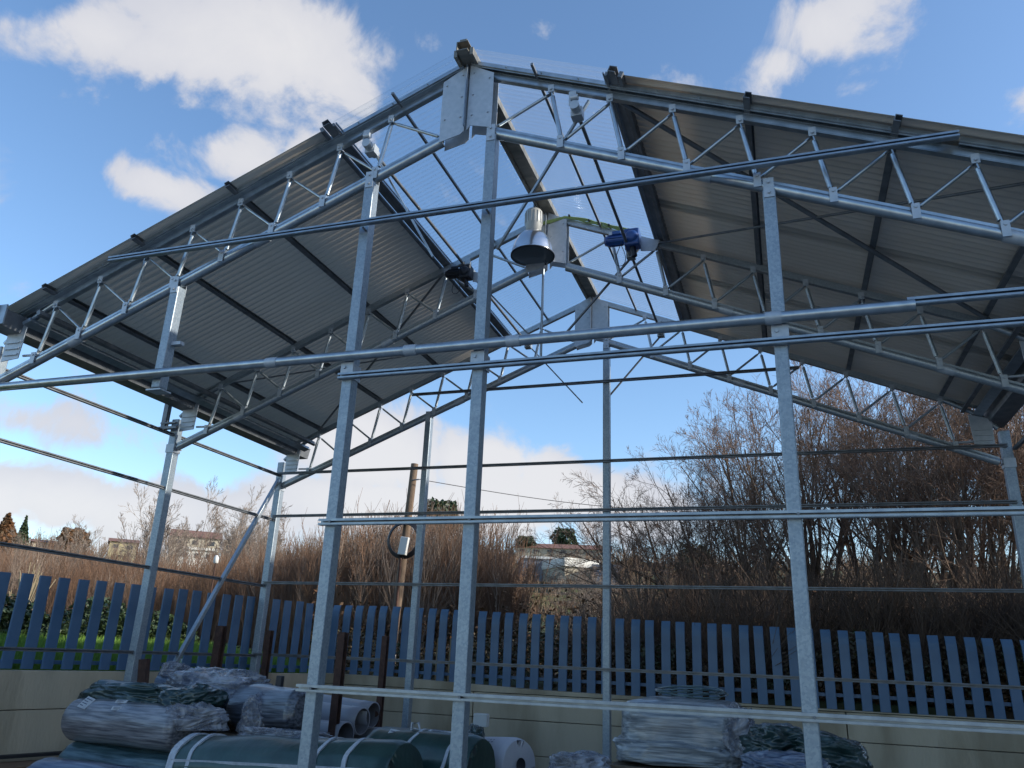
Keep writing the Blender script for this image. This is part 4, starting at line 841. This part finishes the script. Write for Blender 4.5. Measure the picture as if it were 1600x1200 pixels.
# second row of the stack behind (film mass, blue roll, dark bundle) on a pallet
c0 = A(330, 1100, 1.9)
roll('wrapped_roll', A(258, 1068, 2.1), A(392, 1093, 1.8), .15, wrap_blue, 'blue roll under loose clear film, behind the green tarpaulin', ST, seed=11, lump=.08)
fm = lumpy('crumpled_film', A(338, 1076, 1.85), .60, .26, .17, filmclear, 5, .26, 1.7, -.25); tag(fm, 'heap of crumpled clear film draped over the blue roll', 'plastic film')
fm = lumpy('crumpled_film', A(272, 1050, 2.0), .13, .10, .09, filmclear, 9, .32, 1.6, .3); tag(fm, 'knot of clear film at the upper left end of the film heap', 'plastic film')
fm = lumpy('crumpled_film', A(302, 1128, 1.0), .26, .12, .13, filmclear, 15, .32, 1.7, .2); tag(fm, 'twisted end of clear film at the right end of the lilac wrapped roll', 'plastic film')
fm = lumpy('crumpled_film', A(402, 1128, 1.35), .13, .08, .20, filmclear, 19, .32, 1.7, .4); tag(fm, 'torn clear film hanging beside the dark wrapped bundle', 'plastic film')
db = roll('wrapped_bundle', A(378, 1106, 1.65), A(478, 1112, 1.35), .19, wrap_dark, 'dark bundle in streaky film right of the film heap', None, 'bundle', seed=14, lump=.12, round_=.3)
bx0 = A(436, 1075, 1.62); mb = MB(); mb.box((bx0[0], bx0[1], bx0[2]+.02), (.06, .05, .17)); tag(mb.build('dark_stub', blackm, bevel=.008), 'short dark stub sticking up out of the wrapped bundle', 'stub')
pz = A(365, 1128, 1.75)
pal = empty('wooden_pallet', (pz[0], 1.8, 0), 'wooden pallet blocks showing under the film heap', 'pallet')
for dx in (-.42, 0, .42): MB().box((pz[0]+dx, 1.75, pz[2]-.02), (.12, .55, .09)).build('block', wood, pal, bevel=.004)
MB().box((pz[0], 1.75, pz[2]+.04), (1.05, .6, .02)).build('deck', wood, pal); MB().box((pz[0], 1.75, pz[2]-.08), (1.05, .6, .02)).build('base_board', wood, pal)
ud = lumpy('wrapped_bundle', (pz[0], 1.9, (pz[2]-.1)/2), .62, .38, (pz[2]-.1)/2*1.02, wrap_dark, 33, .08, 1, 0, power=.4, flat=1); tag(ud, 'big dark wrapped bundle on the ground under the wooden pallet', 'bundle')
tp = lumpy('tarpaulin', A(205, 1088, 1.35), .58, .20, .125, darkbag, 2, .26, 1.5, -.18, power=.8, flat=.5); tag(tp, 'crumpled dark green tarpaulin lying on top of the lilac wrapped roll', 'tarpaulin')
tp = lumpy('tarpaulin', A(300, 1103, 1.2), .26, .18, .15, darkbag, 22, .3, 1.5, .3, power=.85, flat=.8); tag(tp, 'hanging end of green tarpaulin between the lilac roll and the film heap', 'tarpaulin')
# big green rolls
g0, g1 = A(298, 1203, .85), A(632, 1222, .55)
gr = roll('ground_cover_roll', g0, g1, .26, greencloth, 'large dark green ground cover roll with white straps in the foreground', 'green ground cover rolls', seed=4, lump=.05, round_=.08)
for t, wd in ((.02, .07), (.11, .035), (.70, .03), (.83, .035)): ringstrap(g0, g1, .267, t, wd, strap_m, gr, 'strap')
d_ = (g1-g0); e_ = np.array([0, -.252, .085]); mb = MB(); mb.beam(g0+e_+d_*.0, g0+e_+d_*.98, .006, .04, (0, -.3, .95)); mb.build('white_selvedge', strap_m, gr)
roll('ground_cover_roll', g0+np.array([0, .03, -.52]), g1+np.array([0, .03, -.52]), .25, greencloth, 'green roll on the ground under the large strapped roll', 'green ground cover rolls', seed=5, lump=.04)
cf_ = lumpy('crumpled_film', A(450, 1150, 1.05), .42, .10, .05, filmclear, 41, .35, 1.8, -.12, flat=.9); tag(cf_, 'pleated clear film along the top of the large green roll', 'plastic film')
h0, h1 = A(586, 1183, 1.75), A(752, 1203, 1.55)
g2 = roll('ground_cover_roll', h0, h1, .25, greencloth, 'green ground cover roll with two white straps and a paper label, behind the large one', 'green ground cover rolls', seed=6, lump=.055, round_=.12)
for t in (.42, .80): ringstrap(h0, h1, .256, t, .028, strap_m, g2, 'strap', skew=.6)
lp = MB(); q = A(650, 1140, 1.65); lp.tube([q+np.array([-.04, 0, -.02]), q+np.array([-.03, -.02, .05]), q+np.array([.03, -.02, .055]), q+np.array([.05, -.03, 0]), q+np.array([.0, -.05, .01])], .012, 6); lp.build('strap_loop', strap_m, g2)
patch(A(613, 1149, 1.58), (.0, -.75, .75), .10, .12, label_m, g2, yaw=-.15); patch(A(690, 1143, 1.62), (0, -.3, 1), .24, .05, label_m, g2, yaw=-.1)
roll('ground_cover_roll', h0+np.array([0, .03, -.5]), h1+np.array([0, .03, -.5]), .25, greencloth, 'green roll on the ground under the roll with the paper label', 'green ground cover rolls', seed=16, lump=.04)
tb_ = lumpy('black_bag', A(735, 1172, 2.0), .12, .18, .19, darkbag, 51, .3, 1.5, 0); tag(tb_, 'black film bag between the strapped green roll and the white roll', 'bag')
w0, w1 = A(742, 1192, 2.35), A(812, 1195, 2.1)
wr = roll('fabric_roll', w0, w1, .215, whiteroll, 'white fabric roll with small printing and a dark core hole', None, 'roll', seed=7, lump=.012, round_=.1)
ax = (w1-w0)/np.linalg.norm(w1-w0); MB().lathe(w1+ax*.012, [(.0001, 0), (.05, 0), (.055, .004)], 24, ax).build('core_hole', blackm, wr)
pk = MB()
for i in range(7):
    for j in range(6):
        if rnd.random() < .25: continue
        t = .18+.07*i; an = .35+.16*j; s1 = np.cross(ax, (0, 0, 1)); s1 /= np.linalg.norm(s1); s2 = np.cross(s1, ax); n_ = s1*math.cos(an)+s2*math.sin(an); c = w0+(w1-w0)*t+n_*.2175; pk.beam(c, c+ax*.016*rnd.uniform(.6, 1.2), .010, .001, n_)
pk.build('printing', ink, wr)
MB().box((w0[0]+.2, 2.25, .32), (.7, .5, .64)).build('base_crate', wood).name = 'wooden_crate'
tag(bpy.data.objects['wooden_crate'], 'low wooden crate standing under the white fabric roll', 'crate')
# grey pipes
pg = [((430, 1092), (583, 1117), 3.2, .125, 'highest grey plastic pipe, farthest right end'), ((440, 1108), (566, 1127), 3.0, .13, 'grey plastic pipe just below the highest one'), ((430, 1140), (540, 1150), 2.75, .13, 'shortest grey plastic pipe, in front of the first dark stake'), ((440, 1135), (600, 1152), 3.3, .09, 'thin grey plastic pipe low in the pile')]
for (a_, b_, Y, rr, lb) in pg:
    p = A(*a_, Y); q = A(*b_, Y-.15); pr = empty('plastic_pipe', (p+q)/2, lb, 'pipe', 'grey plastic pipes behind the green rolls')
    ax = (q-p); Ln = np.linalg.norm(ax); MB().lathe(p, [(rr*.93, 0), (rr, 0), (rr, Ln-.16), (rr*1.03, Ln-.15), (rr*1.03, Ln), (rr*.93, Ln)], 32, ax/Ln).build('barrel', pvc, pr); MB().lathe(p, [(rr*.925, Ln-.002), (rr*.925, 0)], 32, ax/Ln).build('bore', pvcin, pr)
tr_ = A(500, 1150, 3.0); mb = MB()
for dx in (-.5, .35): mb.box((tr_[0]+dx, 3.0, (tr_[2]-.12)/2), (.12, .7, tr_[2]-.12))
mb.box((tr_[0], 3.0, tr_[2]-.13), (1.3, .7, .04)); tag(mb.build('timber_trestle', wood), 'timber trestle carrying the grey plastic pipes', 'trestle')
# rusty stakes
for px, py, Y, wd, lb in ((347, 978, 3.3, .09, 'dark rusty stake left of the far left column'), (422, 985, 4.1, .07, 'dark rusty stake beside the far left column'), (537, 988, 2.5, .075, 'tallest dark rusty stake, right of the first near gable post'), (603, 994, 3.2, .06, 'slim dark rusty stake between the pipes and the far gable post')):
    p = A(px, py, Y); mb = MB(); mb.box((p[0], Y, p[2]/2), (wd*.25, wd, p[2])); mb.box((p[0]-wd*.0, Y-wd/2, p[2]/2), (wd, wd*.15, p[2])); mb.box((p[0], Y+wd/2, p[2]/2), (wd, wd*.15, p[2])); tag(mb.build('rusty_stake', rust), lb, 'stake', 'dark rusty stakes between the rolls')
p = A(226, 1030, 2.2); mb = MB(); mb.beam((p[0]+.12, 2.2, p[2]-.9), (p[0], 2.2, p[2]), .10, .06, (0, 1, 0)); tag(mb.build('timber_offcut', rust), 'short leaning dark timber offcut behind the green tarpaulin', 'timber')
p = A(753, 1125, 4.4); bxr = empty('socket_post', (p[0], 4.4, 0), 'small white box on a dark stem in front of the concrete wall', 'socket post'); MB().box((p[0], 4.4, (p[2]-.07)/2), (.04, .04, p[2]-.07)).build('stem', blackm, bxr); MB().box((p[0], 4.38, p[2]), (.17, .10, .14)).build('box', white_p, bxr, bevel=.01)
# wrapped pallet load on the right
c = A(1070, 1140, 2.2); wl = empty('wrapped_pallet_load', (c[0], 2.2, 0), 'pallet load in grey blue film with a wire coil on top', 'pallet load')
ob = lumpy('wrapped_body', (c[0]+.0, 2.2, c[2]+.0), .46, .42, .24, wrap_grey, 61, .07, .6, -.08, wl, power=.42, flat=.9)
lw = lumpy('film_skirt', (c[0]-.02, 2.2, c[2]-.15), .52, .46, .10, wrap_grey, 63, .14, 1, -.06, wl, power=.38, flat=.9)
fl_ = lumpy('loose_film', (c[0]+.43, 2.0, c[2]-.05), .16, .22, .24, filmclear, 66, .35, 1.5, 0, wl, power=.8)
for dx in (-.46, 0, .46): MB().box((c[0]+dx, 2.2, c[2]-.34), (.10, .8, .10)).build('pallet_block', wood, wl)
MB().box((c[0], 2.2, c[2]-.275), (1.08, .86, .026)).build('pallet_deck', wood, wl); MB().box((c[0], 2.2, c[2]-.40), (1.08, .86, .022)).build('pallet_base', wood, wl)
ub = lumpy('wrapped_bundle', (c[0], 2.25, (c[2]-.42)/2), .50, .40, (c[2]-.42)/2, wrap_dark, 71, .06, 1, 0, power=.4, flat=1); tag(ub, 'dark wrapped bundle on the ground under the grey pallet load', 'bundle')
mb = MB()
for k in range(6):
    rr = .20+.012*(k % 3)+.02*math.sin(k*2.1); cx2 = c[0]+.05+.03*math.sin(k*1.7); mb.tube([(cx2+rr*1.25*math.cos(t), 2.15+rr*math.sin(t), c[2]+.265+.012*k+.015*math.sin(2*t+k)) for t in np.linspace(0, 2*math.pi, 36)], .005, 5, False)
mb.build('wire_coil', wrap_green, wl)
# dark bags at the right
for px, py, Y, sx, sz, sd_, lb in ((1215, 1168, 1.7, .22, .15, 81, 'rounded dark green film bag left of the right hand gable post'), (1290, 1182, 1.6, .24, .14, 83, 'dark green film bag pushed against the foot of the right hand gable post'), (1225, 1205, 1.2, .28, .12, 85, 'pale blue film bag at the bottom right in front of the green bags')):
    q = A(px, py, Y); bg_ = lumpy('film_bag', q, sx, .22, sz, wrap_blue if sd_ == 85 else darkbag, sd_, .28, 1.5, rnd.uniform(-.4, .4)); tag(bg_, lb, 'bag', 'film bags at the bottom right')
q = A(1250, 1190, 1.6); mb = MB(); mb.box((q[0], 1.55, .35), (.95, .7, .70)); cr_ = empty('timber_crate', (q[0], 1.55, 0), 'timber crate carrying the dark film bags at the bottom right', 'crate'); mb.build('crate_body', wood, cr_)
MB().box((q[0], 1.55, .715), (1.0, .75, .03)).build('lid', wood, cr_)
q = A(905, 1205, 1.6); hp = lumpy('crumpled_film', q, .22, .2, .12, filmclear, 91, .3, 1.6, .2); tag(hp, 'small heap of clear film at the bottom edge right of the white roll', 'plastic film')
mb = MB(); mb.box((q[0], 1.6, (q[2]-.05)/2), (.5, .4, q[2]-.05)); tag(mb.build('timber_box', wood, bevel=.01), 'plain timber box under the small heap of clear film', 'box')
# boards with black liner by the left wall
a = CORN-FD*4.9; pl = empty('board_pile', (a[0]+.25, a[1], 0), 'pile of brown boards with a black liner edge by the left concrete wall', 'board pile')
a0 = CORN-FD*5.6-out*.06; a1 = CORN-FD*3.0-out*.06
for k in range(5):
    z = .05+.085*k; q0 = a0-out*.25; q1 = a1-out*.25; MB().beam((*(q0+out*rnd.uniform(-.03, .03)), z), (*(q1+out*rnd.uniform(-.03, .03)), z), .42, .07).build('board', mat('brown_board', (.16, .085, .045), .8, 0, base2=(.22, .13, .07), scale=5, stretch=(1, 6, 6)) if k == 0 else MATS['brown_board'], pl)
MB().beam((*(a0-out*.06), .475), (*(a1-out*.06), .475), .09, .03).build('black_liner', rubber, pl)
